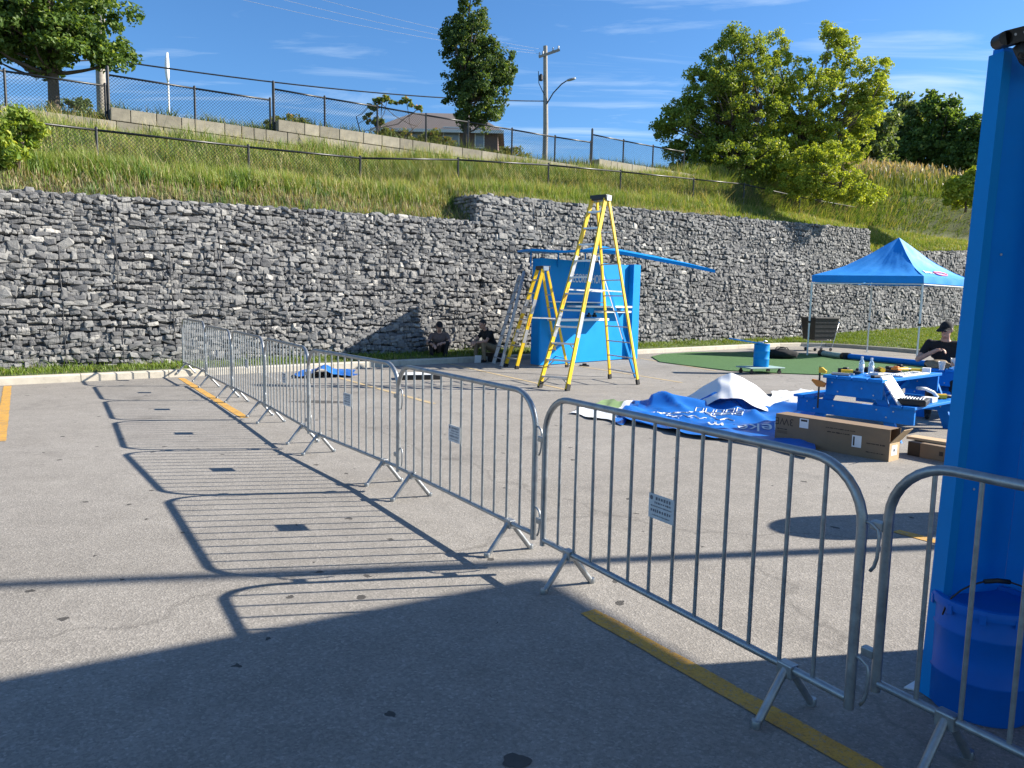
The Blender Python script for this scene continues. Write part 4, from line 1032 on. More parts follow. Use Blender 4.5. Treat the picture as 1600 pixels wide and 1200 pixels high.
# ================================================================== LADDERS
def stepladder(label, f1, f2, r1, r2, top_c, H_, steps, wide):
    f1, f2, r1, r2 = [Vector((p[0],p[1],0)) for p in (f1,f2,r1,r2)]
    base = (f1+f2+r1+r2)/4; root = thing('stepladder', label, 'ladder', base)
    f1, f2, r1, r2 = f1-base, f2-base, r1-base, r2-base
    tc_ = Vector((top_c[0],top_c[1],0))-base; across = (f2-f1).normalized(); tw = .30
    fdir = ((f1+f2)/2-(r1+r2)/2).normalized()
    tf1 = tc_ - across*tw*.5 + fdir*.07 + Vector((0,0,H_)); tf2 = tc_ + across*tw*.5 + fdir*.07 + Vector((0,0,H_))
    tr1 = tc_ - across*tw*.45 - fdir*.07 + Vector((0,0,H_-.04)); tr2 = tc_ + across*tw*.45 - fdir*.07 + Vector((0,0,H_-.04))
    for a, b in ((f1,tf1),(f2,tf2)):
        m = MB(); m.beam(a+Vector((0,0,.03)), b, .032, .088, up=fdir); rl = m.build('rail', M['yellow'], root)
        for t0, t1, mt in ((.27,.40,'alu'),(.56,.70,'alu_dull')):
            m = MB(); m.beam(a.lerp(b,t0), a.lerp(b,t1), .036, .092, up=fdir); m.build('rail_sleeve', M[mt], rl)
        m = MB(); m.beam(a.lerp(b,.44)-fdir*0, a.lerp(b,.53), .0345, .03, up=fdir); m.build('rail_sticker', M['orange'], rl)
        m = MB(); m.beam(a-Vector((0,0,0)), a.lerp(b,.035), .05, .10, up=fdir); m.build('foot', M['rubber'], rl)
    for a, b in ((r1,tr1),(r2,tr2)):
        m = MB(); m.beam(a+Vector((0,0,.03)), b, .03, .06, up=fdir); rl = m.build('rail', M['yellow'], root)
        m = MB(); m.beam(a, a.lerp(b,.03), .045, .08, up=fdir); m.build('foot', M['rubber'], rl)
    for i in range(steps):
        t = (i+.72)/(steps+.5); a = f1.lerp(tf1,t); b = f2.lerp(tf2,t)
        m = MB(); m.beam(a,b,.085,.03); m.build('step', M['alu'], root)
        for p_, e in ((a,b),(b,a)):
            if i in (0,1,2):
                m = MB(); m.beam(p_.lerp(e,.28), p_.lerp(e,.02)+Vector((0,0,-.13)), .012,.02); m.build('step_brace', M['alu_dull'], root)
    for i in range(steps-1):
        t = (i+.72)/(steps+.5); m = MB(); m.beam(r1.lerp(tr1,t), r2.lerp(tr2,t), .028, .022); m.build('rear_bar', M['alu'], root)
    for a, b, c, d in ((f1,tf1,r1,tr1),(f2,tf2,r2,tr2)):
        m = MB(); p0 = a.lerp(b,.52); p1 = c.lerp(d,.52); m.beam(p0, p1, .010, .025); m.build('spreader', M['alu_dull'], root)
    m = MB(); M_ = Matrix.Translation(tc_+Vector((0,0,H_+.02))) @ Matrix.Rotation(math.atan2(across.y,across.x),4,'Z'); mm = MB(); mm.bbox(-tw*.62,tw*.62,-.11,.11,-.04,.06,.015)
    m.v = [tuple(M_ @ Vector(v)) for v in mm.v]; m.f = mm.f; m.m = mm.m; cp = m.build('top_cap', M['black'], root)
    m = MB(); mm = MB(); mm.box(tw*.56,tw*.635,-.07,.07,-.05,.05); m.v = [tuple(M_ @ Vector(v)) for v in mm.v]; m.f = mm.f; m.m = mm.m; m.build('cap_bracket', M['alu'], cp)
    return root
tcn_ = AT(939,312,14.35)
stepladder('tall yellow fibreglass stepladder standing in front of the blue kiosk', G(843,606), G(886,611), G(953,592), G(997,601), (tcn_.x,tcn_.y), tcn_.z, 11, .6)
tcn_ = AT(848,421,17.55)
stepladder('shorter yellow stepladder at the left corner of the blue kiosk', G(790,573), G(807,577), G(870,569), G(886,574), (tcn_.x,tcn_.y), tcn_.z, 7, .5)
# grey straight ladder leaning on the kiosk
la = thing('straight_ladder', 'plain grey aluminium ladder leaning left of the yellow stepladders', 'ladder', G(783,574)); li = la.location.copy()
t1 = AT(819,424,18.55)-li; t2 = AT(812,430,18.95)-li; b1 = Vector((0,0,.02)); b2 = G(771,569)-li+Vector((0,0,.02))
for a,b in ((b1,t1),(b2,t2)):
    m = MB(); m.beam(a,b,.03,.085); m.build('rail', M['alu_dull'], la)
for i in range(8):
    t = (i+.6)/8.2; m = MB(); m.tube([b1.lerp(t1,t), b2.lerp(t2,t)], .016, 8); m.build('rung', M['alu_dull'], la, smooth=True)

# ================================================================== NEAR KIOSK, PAIL, STORE ROOF (right)
P0 = G(1454,1092); nk = thing('kiosk', 'near blue folding-panel kiosk filling the right edge', 'kiosk', P0)
n1 = Vector((0,0,0)); n2 = Vector((.31,.085,0)); n3 = Vector((1.15,-.12,0)); n4 = Vector((1.60,.66,0)); NH = 2.625
def strip(pts, z0, z1, th, name, mt):
    for a, b in zip(pts[:-1], pts[1:]):
        m = MB(); d = (b-a).normalized(); n_ = Vector((-d.y,d.x,0))*th; m.prism([(v.x,v.y) for v in (a,b,b+n_,a+n_)], z0, z1); m.build(name, mt, nk)
strip([n1,n2-Vector((.002,0,0))], .01, NH, .045, 'panel', M['blue_dark'])
strip([n2,n3], .012, NH+.002, .045, 'panel', M['blue_dark'])
strip([n3+Vector((.003,.05,0)),n4], .012, NH+.004, .045, 'panel', M['blue_dark'])  # unseen wall outside the frame, placed for the shade edge it casts
strip([Vector((1.95,-1.75,0)),n3+Vector((.035,.03,0))], .012, NH+.006, .045, 'panel', M['blue_dark'])  # unseen panel added to keep the ground at bottom right in shade
m = MB(); m.box(-.008,.034,-.012,.055,.005,NH-.02); o = m.build('edge_trim', M['blue'], nk); o.rotation_euler = (0,0,math.atan2(n2.y,n2.x))
for (u,z) in ((.10,1.85),(.16,1.42),(.30,1.60),(.07,.9)):
    m = MB(); m.lathe([(.006,0),(.005,.003),(.001,.004)],8); o = m.build('screw', M['alu'], nk); d = (n3-n2).normalized()
    p = (n2 + d*(u)) if u > .12 else (n1 + (n2-n1).normalized()*(.1)); n_ = Vector((d.y,-d.x,0)) if u > .12 else Vector((n2.y,-n2.x,0)).normalized()
    o.matrix_local = Matrix.Translation(p + n_*.001 + Vector((0,0,z))) @ n_.to_track_quat('Z','Y').to_matrix().to_4x4()
# black bracket arm above the panel
bk = AT(1600,54,2.85); nk.rotation_euler = (0, R(1.25), 0)
ba = thing('bracket_arm', 'black perforated bracket arm with ring above the near blue panel', 'bracket', bk)
dx_ = (AT(1565,63,2.85)-bk); up_ = Vector((0,0,1))
m = MB(); a = dx_; b = -dx_*3.0; m.beam(a,b,.05,.052); o = m.build('arm', M['black'], ba)
m = MB(); m.lathe([(.026,-.025),(.026,.025)],14); e_ = m.build('arm_end', M['black'], ba, smooth=40); e_.matrix_local = Matrix.Translation(a) @ Matrix.Rotation(math.pi/2,4,'X')
m = MB(); m.tube([AT(1590,70,2.85)-bk, AT(1604,88,2.85)-bk, AT(1640,112,2.85)-bk],.03,10,rs=[.02,.03,.035]); m.build('gusset', M['black'], ba, smooth=True)
m = MB(); cc = AT(1595,88,2.83)-bk; pts=[cc+Vector((.012*math.cos(t*math.pi/6),0,.012*math.sin(t*math.pi/6))) for t in range(13)]; m.tube(pts,.003,6); m.build('ring', M['black'], ba, smooth=True)
for k in range(3):
    m = MB(); m.lathe([(.005,0),(.005,.001)],8); o = m.build('rivet', M['alu_dull'], ba); o.matrix_local = Matrix.Translation(dx_*(.6-.4*k)+Vector((0,-.0262,.004))) @ Matrix.Rotation(math.pi/2,4,'X')
# mast that carries the arm, outside the frame
m = MB(); e = -dx_*3.0; m.tube([e+Vector((0,0,-bk.z+.0)), e+Vector((0,0,.35))],.03,10); m.build('mast', M['black'], ba, smooth=True)
# blue steel pail
pc = G(1566,1136); pc = Vector((pc.x, pc.y+.16, 0)); pl = thing('steel_pail', 'dark blue steel drum standing before the near blue panel', 'drum', pc)
rr = .182
m = MB(); m.lathe([(rr-.01,0.0),(rr,.012),(rr,.15),(rr+.004,.155),(rr+.004,.165),(rr,.17),(rr,.335),(rr+.005,.342),(rr+.005,.352),(rr,.36),(rr,.43)],40); m.build('body', M['blue_steel'], pl, smooth=40)
m = MB(); m.lathe([(rr-.004,.431),(rr+.012,.432),(rr+.014,.455),(rr+.008,.468),(rr-.012,.470),(rr-.02,.455),(rr-.03,.452)],40); ld = m.build('lid', M['blue_steel'], pl, smooth=40)
for k in range(10):
    a = k*2*math.pi/10; m = MB(); m.bbox(-.012,.012,-.004,.004,-.035,.005,.003); o = m.build('lid_lug', M['blue_steel'], ld); o.matrix_local = Matrix.Translation(((rr+.013)*math.sin(a),-(rr+.013)*math.cos(a),.45)) @ Matrix.Rotation(a,4,'Z')
m = MB(); pts = []
for k in range(13):
    a = math.pi*k/12; pts.append((-(rr+.012)*math.cos(a), -.03-.02*math.sin(a), .40+.155*math.sin(a)))
m.tube(pts,.0035,6); hd = m.build('handle', M['wire'], pl, smooth=True)
m = MB(); m.tube(pts[5:8],.010,8); m.build('grip', M['black'], hd, smooth=True)
# white card base plate
m = MB(); a = G(1412,1076); q1 = G(1455,1050); m.prism([(0,0),(q1.x-a.x,q1.y-a.y),(q1.x-a.x+.2,q1.y-a.y-.05),(.25,-.12)],0,.006); o = m.build('base_plate', M['label_white']); o.location=(a.x,a.y,.001); tag(o,'white card plate sticking out under the near blue panel','plate')
m = MB(); m.prism([(.07,-.008),(.13,.005),(.12,.025),(.085,.028)],.0062,.0072); m.build('dark_print', M['ink'], o)
# store canopy roof overhead (casts the big foreground shade)
h_t = 4.25; k_ = h_t/math.tan(SUN_EL); sc_ = G(850,900); ed1 = (G(40,1053)-sc_).normalized(); ed2 = (G(1100,1043)-sc_).normalized()
cr_ = sc_ + Vector((SX*k_, SY*k_, 0)) + ed1*.13
ro_ = thing('store_canopy', 'flat roof of the store canopy whose shade covers the foreground', 'canopy', (cr_.x,cr_.y,0)); 
pA = ed1*11; pB = ed2*9; 
m = MB(); m.prism([(0,0),(pA.x,pA.y),(pA.x+pB.x,pA.y+pB.y),(pB.x,pB.y)][::-1], h_t-.08, h_t); m.build('roof', M['store'], ro_)
for t, u in ((.04,.5),(.04,.95),(.97,.6),(.97,.95)):
    p = pA*t+pB*u; m = MB(); m.tube([(p.x,p.y,-.02),(p.x,p.y,h_t-.081)],.09,14); m.build('column', M['store'], ro_, smooth=40)
# lamp post whose thin shadow crosses the asphalt
sp_ = G(735,884); dsh = 9.5; lp = thing('lamp_post', 'tall lamp post outside the frame on the right', 'lamp post', (sp_.x+SX*dsh, sp_.y+SY*dsh, 0))
m = MB(); m.tube([(0,0,-.02),(0,0,9.0)],.07,12,rs=[.075,.05]); m.build('shaft', M['alu_dull'], lp, smooth=40)
m = MB(); m.bbox(-.2,.2,-.5,.1,9.0,9.12,.03); m.build('lamp_head', M['alu_dull'], lp)
# unseen round-topped board, added behind the near panel for its rounded shadow
a = G(1480,818); fx = a + Vector((SX,SY,0))*.95; bd = thing('round_top_board', 'unseen round-topped blue board behind the near blue panel, shaped for its shadow', 'sign board', (fx.x,fx.y,0), math.atan2(SY,SX)+math.pi/2)
poly = [(-.29,0),(.29,0)] + [(.29*math.cos(t*math.pi/12), 1.10+.29*math.sin(t*math.pi/12)) for t in range(13)]
m = MB(); m.prismM(poly,.05,Matrix.Rotation(math.pi/2,4,'X')); m.build('board', M['blue'], bd)
m = MB(); m.bbox(-.3,.3,-.18,.14,0,.04,.01); m.build('foot', M['blue'], bd)

# ================================================================== CANOPY TENT
tA = G(1261,556); tB = G(1432,563); tD = Vector((12.95,26.9,0)); tC = tB + (tD-tA)
EH = 2.42
# square on plan, aligned with the two near legs
u_ = (tB-tA); W_ = u_.length; 
tent = thing('canopy_tent', 'blue pop-up canopy tent with white legs and printed roof', 'canopy tent', tA); ti = tA.copy()
A_, B_, C_, D_ = [p-ti for p in (tA,tB,tC,tD)]
EA = AT(1273,441,24.4).z; apex = (A_+B_+C_+D_)/4 + Vector((0,0,AT(1410,372,25.2).z))
tops = []
for nm, p in zip('ABCD',(A_,B_,C_,D_)):
    splay = (p-(A_+B_+C_+D_)/4).normalized()*.0
    m = MB(); m.beam(p+Vector((0,0,.0)), p+Vector((0,0,1.15)), .04, .04); lg = m.build('leg', M['white_metal'], tent)
    m = MB(); m.beam(p+Vector((0,0,1.0)), p+Vector((0,0,EA-.02)), .05, .05); m.build('upper_leg', M['white_metal'], lg)
    m = MB(); m.bbox(p.x-.045,p.x+.045,p.y-.045,p.y+.045,1.08,1.15,.01); m.build('collar', M['black'], lg)
    m = MB(); m.bbox(p.x-.07,p.x+.07,p.y-.07,p.y+.07,0,.012,.003); m.build('foot_plate', M['white_metal'], lg)
def tent_side(P, Q_, n_=18, k=8):
    """one roof gore with sag, plus valance"""
    V = []; F = []
    for j in range(k+1):
        t = j/k
        for i in range(n_+1):
            u = i/n_; e = P.lerp(Q_,u) + Vector((0,0,EA+.22)); 
            p = e.lerp(apex, t)
            sag = -.42*math.sin(math.pi*min(1,t*1.02))*(1-.25*abs(2*u-1)) * (1-.3*t)
            wr = .018*math.sin(u*41+t*5)*math.sin(math.pi*t)**.5*(1-t) + .03*math.sin(u*9+t*14)*(1-t)*t*2
            V.append(p + Vector((0,0,sag*.62+wr)))
    for j in range(k):
        for i in range(n_): b = j*(n_+1)+i; F.append((b,b+1,b+n_+2,b+n_+1))
    out = MB(); out.add(V,F)
    # valance
    V2 = []; F2 = []; nn = (Q_-P).cross(Vector((0,0,1))).normalized()
    for i in range(n_+1):
        u = i/n_
        for z,o in ((EA+.222,.012),(EA+.11,.02+.008*math.sin(u*30)),(EA-.0,.016+.014*math.sin(u*23+1))): V2.append(P.lerp(Q_,u)+nn*o+Vector((0,0,z)))
    for i in range(n_):
        for j in range(2): b = i*3+j; F2.append((b,b+1,b+4,b+3))
    val = MB(); val.add(V2,F2)
    return out, val
cen = (A_+B_+C_+D_)/4
for (p,q) in ((A_,B_),(B_,C_),(C_,D_),(D_,A_)):
    rfm, vl = tent_side(p,q); o = rfm.build('roof_gore', M['blue_cloth'], tent, smooth=True); v = vl.build('valance', M['blue_cloth'], o, smooth=True)
    m = MB(); m.beam(p+Vector((0,0,EA-.035)), q+Vector((0,0,EA-.035)), .03,.03); m.build('eave_bar', M['white_metal'], tent)
# printed words and pink oval on the right face
fB = (C_-B_).normalized(); mid = B_.lerp(C_,.34)
def gore_pt(u,t,lift=.02):
    e = B_.lerp(C_,u)+Vector((0,0,EA+.22)); p = e.lerp(apex,t); sag = -.42*math.sin(math.pi*min(1,t*1.02))*(1-.25*abs(2*u-1))*(1-.3*t); return p+Vector((0,0,sag*.62+lift))
def drape_bars(w,h,seed,u0,t0,su,st_):
    me = bars(w,h,M['label_white'],seed,.8)
    for v in me.vertices: v.co = gore_pt(u0+v.co.x*su, t0+v.co.y*st_)
    link('print_line', me, tent)
drape_bars(.85,.24,8,.24,.20,.24,.42)
m = MB(); pts = [gore_pt(.50+.13*math.cos(a*math.pi/12), .19+.075*math.sin(a*math.pi/12), .025) for a in range(25)]
m.tube(pts,.03,6); m.build('pink_oval', M['pink'], tent, smooth=True)
drape_bars(.5,.16,9,.50,.19,.25,.4)

# turf, bags and tools beyond
tp = [(1018,558),(1030,566),(1075,572),(1140,580),(1220,584),(1300,587),(1420,590),(1500,590),(1520,575),(1400,562),(1330,556),(1245,553),(1160,551),(1080,551),(1035,554)]
pts = [G(*p) for p in tp]; c0 = pts[0].copy()
m = MB(); m.prism([(p.x-c0.x,p.y-c0.y) for p in pts], .004, .022); o = m.build('turf_mat', [M['turf']]); o.location = c0; tag(o, 'green artificial turf mat spread beside the dolly and tent', 'turf mat')
bgp = G(1221,561); bm = bmesh.new(); bmesh.ops.create_icosphere(bm, subdivisions=3, radius=1)
for v in bm.verts:
    n_ = v.co.copy(); k = 1+.10*math.sin(n_.x*5+1)*math.sin(n_.y*4)+.06*math.sin(n_.z*9+n_.x*7); v.co = Vector((n_.x*.47*k, n_.y*.3*k, max(-.14,n_.z*.17*k+.02)+.14))
m = MB(); m.frombm(bm); o = thing('duffel_bag', 'black lumpy duffel bag lying on the green turf', 'bag', bgp); m.build('body', M['fabric_black'], o, smooth=True)
for sgn in (-1,1):
    m = MB(); m.tube([(-.18,-.1*sgn,.28),(-.1,-.14*sgn,.36),(.1,-.14*sgn,.36),(.18,-.1*sgn,.28)],.014,6); m.build('handle', M['fabric_black'], o, smooth=True)
# dolly with blue barrel
dc = (G(1160,584)+G(1214,583))/2; dl = thing('platform_dolly', 'low grey-green platform dolly carrying a blue barrel', 'dolly', dc, .35)
m = MB(); m.bbox(-.5,.5,-.28,.28,.135,.165,.008); m.build('deck', M['teal'], dl)
for sx in (-.4,.4):
    for sy in (-.2,.2):
        m = MB(); m.bbox(sx-.02,sx+.02,sy-.02,sy+.02,.07,.134,.004); fk = m.build('caster_fork', M['black'], dl)
        m = MB(); m.lathe([(.02,-.016),(.05,-.016),(.05,.016),(.02,.016)],14); w_ = m.build('wheel', M['rubber'], fk, smooth=40); w_.matrix_local = Matrix.Translation((sx,sy,.05)) @ Matrix.Rotation(math.pi/2,4,'X')
bp_ = Vector(dc)+Vector((.02,.02,.166)); brl = thing('barrel', 'upright bright blue barrel standing on the dolly', 'barrel', bp_)
m = MB(); m.lathe([(.175,0),(.18,.01),(.18,.17),(.187,.18),(.187,.19),(.18,.20),(.18,.36),(.187,.37),(.187,.38),(.18,.39),(.18,.52),(.186,.525),(.186,.54),(.165,.54),(.165,.51)],28); m.build('shell', M['blue'], brl, smooth=40)
m = MB(); m.bbox(-.10,.02,-.05,.05,.545,.60,.02); m.tube([(.0,0,.56),(.06,0,.62),(.12,.02,.60)],.02,8); o = m.build('hand_drill', M['alu_dull']); o.location = bp_; tag(o,'grey power tool lying on top of the blue barrel','tool')
b0_ = AT(1143,528,17.6); b1_ = AT(1190,536,17.6); 
m = MB(); m.beam((0,0,0), b1_-b0_+Vector((.05,0,0)), .42, .03); o = m.build('board', M['blue']); o.location = (b0_.x,b0_.y,b0_.z-.02); tag(o,'tilted blue board balanced over the blue barrel','board')
# roll of poles with black ends
for (x0,y0,x1,y1,lab) in ((1283,557,1318,562,'pale blue rolled tube with black ends lying on the turf'),(1322,562,1450,575,'dark blue rolled tube lying right of the pale one')):
    a = G(x0,y0); b = G(x1,y1); d = (b-a).normalized(); rt = thing('rolled_tube', lab, 'tube', a)
    m = MB(); m.tube([(0,0,.11),(b-a)+Vector((0,0,.11))], .085, 14); m.build('tube_body', M['blue_wood' if x0>1300 else 'teal'], rt, smooth=40)
    for e in (Vector((0,0,0)), b-a):
        m = MB(); m.tube([e-d*.05+Vector((0,0,.11)), e+d*.12+Vector((0,0,.11))], .11, 14); m.build('end_cap', M['black'], rt, smooth=40)
# black bin on a shopping cart at the wall
sc0 = G(1278,548); cart = thing('trolley', 'wire trolley carrying a black crate by the gabion wall', 'trolley', sc0, .35)
for y in (-.28,.28):
    m = MB(); m.tube([(-.42,y,.12),(.36,y,.14),(.46,y,.45),(.62,y,1.05)],.014,6); m.build('frame', M['alu'], cart, smooth=True)
m = MB()
for k in range(7): x = -.36+k*.13; m.tube([(x,-.26,.38),(x,.26,.38)],.006,5)
for k in range(5): y = -.26+k*.13; m.tube([(-.40,y,.38),(.45,y,.40)],.006,5)
m.build('basket', M['alu'], cart)
m = MB(); m.tube([(.62,-.3,1.05),(.62,.3,1.05)],.018,8); m.build('push_handle', M['blue'], cart)
for x in (-.36,.36):
    for y in (-.24,.24):
        m = MB(); m.lathe([(.02,-.015),(.06,-.015),(.06,.015),(.02,.015)],12); w_ = m.build('wheel', M['rubber'], cart, smooth=40); w_.matrix_local = Matrix.Translation((x,y,.06)) @ Matrix.Rotation(math.pi/2,4,'X')
cb = thing('crate', 'large black plastic crate resting in the wire trolley', 'crate', sc0+Vector((0,0,.40)), .35)
m = MB(); wb_ = [(-.46,-.30),(.44,-.30),(.44,.30),(-.46,.30)]; wt_ = [(-.54,-.36),(.54,-.36),(.54,.36),(-.54,.36)]
m.add([(x,y,.02) for x,y in wb_]+[(x,y,.78) for x,y in wt_],[(3,2,1,0),(0,1,5,4),(1,2,6,5),(2,3,7,6),(3,0,4,7),(4,5,6,7)]); m.build('body', M['black'], cb)
for k in range(4):
    m = MB(); z = .14+k*.16; e = .005+.08*z/.78; m.box(-.46-e,.44+e+.02,-.30-e*.75-.012,-.30-e*.75,z,z+.03); m.build('rib', M['black'], cb)
m = MB(); m.bbox(-.57,.57,-.39,.39,.77,.83,.015); m.build('rim', M['black'], cb)
bgo = G(1013,541); bm = bmesh.new(); bmesh.ops.create_icosphere(bm, subdivisions=3, radius=1)
for v in bm.verts:
    n_ = v.co.copy(); k = 1+.18*math.sin(n_.x*4+2)*math.sin(n_.y*5)+.08*math.sin(n_.z*9); v.co = Vector((n_.x*.42*k,n_.y*.3*k,max(-.2,n_.z*.26*k)+.2))
m = MB(); m.frombm(bm); o = m.build('backpack', M['fabric_black'], None, True); o.location = (bgo.x-.1,bgo.y-.2,.12); tag(o,'black backpack slumped on the kerb right of the blue kiosk','bag')

# ================================================================== BANNERS ON THE GROUND
def heightfield(corners, nx, ny, hf, mats, name, label, cat, th=.004, matf=None):
    """corners: 4 ground points (near-left, near-right, far-right, far-left)"""
    a,b,c,d = corners; o0 = a.copy(); m = MB(); V=[]; 
    for j in range(ny+1):
        for i in range(nx+1):
            u,v = i/nx, j/ny; eu = u + .035*math.sin(v*9+1)*(1 if u in (0,1) else .3); ev = v + .04*math.sin(u*11)*(1 if v in (0,1) else .3)
            p = a.lerp(b,eu).lerp(d.lerp(c,eu),ev); V.append(p-o0+Vector((0,0,max(.012,hf(u,v)))))
    F = []
    for j in range(ny):
        for i in range(nx): k = j*(nx+1)+i; F.append((k,k+1,k+nx+2,k+nx+1))
    m.add(V,F)
    if matf: m.m = [matf((i%nx)/nx,(i//nx)/ny) for i in range(len(F))]
    o = m.build(name, mats, None, True); o.location = o0; return tag(o,label,cat)
def crumple(u,v,amp,ph=0):
    s_ = math.sin(u*17+v*6+ph)*.5+math.sin(u*7-v*15+2*ph)*.6+math.sin(u*29+v*21+ph)*.25+math.sin(v*33-u*4)*.22
    r_ = 1-abs(math.sin(u*9+v*5.3+ph)) + .7*(1-abs(math.sin(u*5.1-v*11+1.7*ph))) + .4*(1-abs(math.sin(u*19+v*14+ph)))
    return amp*(.35*max(0,.45+.55*s_) + .55*r_*r_*.6)
b_c = (G(965,662), G(1260,712), G(1275,640), G(985,632))
def hb1(u,v): return .02+crumple(u,v,.085)+.16*math.exp(-((v-.86)/.09)**2)*(.6+.4*math.sin(u*7))*(1 if u>.1 else .4)
ban = heightfield(b_c, 70, 44, hb1, [M['blue_vinyl']], 'banner', 'large crumpled blue vinyl banner with white lettering on the asphalt', 'banner')
def on_ban(u,v,l=.006):
    a,b,c,d = b_c; p = a.lerp(b,u).lerp(d.lerp(c,u),v)-a; return p+Vector((0,0,hb1(u,v)+l))
def ban_text(body,size,u0,v0,ax,ay,cuts=2):
    me = text_mesh(body,size,M['white_vinyl']); bm = bmesh.new(); bm.from_mesh(me)
    for _ in range(cuts): bmesh.ops.subdivide_edges(bm, edges=[e for e in bm.edges if e.calc_length() > .02], cuts=1)
    bm.to_mesh(me); bm.free()
    for v in me.vertices:
        x,y = v.co.x,v.co.y; v.co = on_ban(u0+x*ax[0]+y*ay[0], v0+x*ax[1]+y*ay[1])
    link('lettering', me, ban)
ban_text('nieke. m', .34, .70, .28, (-.36,-.10), (.06,-.55))
for k in range(5):
    for dv_ in (.0,.11):
        u0 = .40+k*.055; m = MB(); vv = [on_ban(u0+x*.02,.60+dv_+y*.035) for x,y in ((-1,-1),(1,-1),(1,1),(-1,1),(-1,-1))]; m.tube(vv,.010,5); m.build('printed_diamond', M['white_vinyl'], ban)
for k in range(26):
    u0 = rnd.uniform(.12,.55); v0 = .36+.2*rnd.random()+.1*u0; m = MB(); m.tube([on_ban(u0+t*.012,v0+.015*math.sin(t+k)) for t in range(7)],.008,4); m.build('printed_scribble', M['white_vinyl'], ban)
heightfield((G(888,647),G(972,664),G(1000,634),G(945,627)), 26, 16, lambda u,v: .015+crumple(u,v,.03,2)+.05*(v>.8)*u, [M['white_vinyl'],M['turf_edge'],M['blue_vinyl']], 'banner', 'pale white and green banner spread left of the blue one', 'banner', matf=lambda u,v: 1 if (v>.55 and u<.6) else (2 if (u>.8) else 0))
# white folded tarp with a peak
tc0 = (G(1078,650), G(1215,655), G(1222,617), G(1062,626))
def hb2(u,v):
    ridge = .62*math.exp(-((u-.56)/.23)**2)*(1-.25*v)
    return .05+ridge+crumple(u,v,.025,1)
m = MB(); 
prof = [(1070,632,.05),(1085,623,.16),(1105,612,.30),(1130,599,.46),(1152,594,.52),(1166,602,.46),(1180,617,.32),(1196,632,.16),(1210,640,.08)]
def tarp(mid_, label, mt, flip):
    m = MB(); V=[]; nx = 40; ny = 10
    for j in range(ny+1):
        for i in range(nx+1):
            t = i/nx; k = t*(len(prof)-1); i0 = min(int(k),len(prof)-2); f = k-i0
            h = prof[i0][2]*(1-f)+prof[i0+1][2]*f
            p = G(1072,642).lerp(G(1212,648),t); q = G(1064,628).lerp(G(1218,634),t); v = j/ny
            pos = p.lerp(q,v); hh = max(.02,h*.84*(.62+.5*v**.7)-.05*(1-v))+.012*math.sin(t*23+v*9) + .015
            V.append(pos+Vector((0,0,hh)))
    o0 = V[0].copy(); o0.z = 0; F=[]
    for j in range(ny):
        for i in range(nx): b = j*(nx+1)+i; F.append((b,b+1,b+nx+2,b+nx+1))
    m.add([v-o0 for v in V],F)
    # blue underside hanging from the near edge
    V2=[]; 
    for i in range(nx+1):
        e = V[i]-o0; 
        for k in range(4): V2.append(Vector((e.x+.02*k,e.y+.30-.10*k+.02*math.sin(i*.9),max(.012,(e.z+.06)*(1-k/3)))))
    b0 = len(m.v); m.v += [tuple(v) for v in V2]
    m.mi = 1
    for i in range(nx):
        for k in range(3): m.f.append([b0+i*4+k,b0+i*4+k+1,b0+i*4+k+5,b0+i*4+k+4]); m.m.append(1)
    o = m.build('tarp', [M['white_vinyl'],M['blue_vinyl']], None, True); o.location = o0; tag(o,label,'tarp')
tarp(0,'white tarp with blue underside propped into a peak behind the blue banner',None,0)
heightfield((G(1200,640),G(1275,634),G(1270,612),G(1205,616)), 20, 12, lambda u,v:.03+crumple(u,v,.05,4), [M['white_vinyl']], 'tarp', 'flat white tarp reaching behind the picnic table', 'tarp')
heightfield((G(458,592),G(556,590),G(552,580),G(470,581)), 24, 10, lambda u,v:.03+.16*math.exp(-((u-.45)/.14)**2)*(1-.4*v)+crumple(u,v,.05,3), [M['blue_vinyl']], 'tarp', 'small blue tarp lying behind the middle barricades', 'tarp')
# black tray with white sheet
tr = G(655,592); t_ = thing('tray', 'black tray with a white sheet lying behind the third barricade', 'tray', tr, .3)
m = MB(); m.bbox(-.42,.42,-.2,.2,0,.1,.02); m.build('body', M['black'], t_); m = MB(); m.bbox(-.38,.3,-.22,.24,.102,.112,.003); m.build('sheet', M['white_vinyl'], t_)
m = MB(); m.lathe([(.035,0),(.045,.16),(.042,.16),(.034,.02)],16); o = m.build('paper_cup', M['cup'], None, 40); o.location = G(647,563)+Vector((0,0,0)); tag(o,'white drinking cup on the ground left of the seated people','cup')
for (px,py,rx,ry,lab) in ((500,628,.5,.16,'dark wet stain behind the fourth barricade'),(806,1190,.06,.05,'dark round oil stain at the bottom edge of the shade')):
    c = G(px,py); m = MB(); pts = [(rx*(.85+.12*math.sin(k*.67+px)+.05*math.sin(k*1.3))*math.cos(k*math.pi/14), ry*(.85+.12*math.sin(k*.9)+.05*math.sin(k*1.8))*math.sin(k*math.pi/14)) for k in range(28)]; m.add([(x,y,0.003) for x,y in pts],[tuple(range(28))]); o = m.build('asphalt_stain', M['stain']); o.location=c; tag(o,lab,'stain',kind='structure')

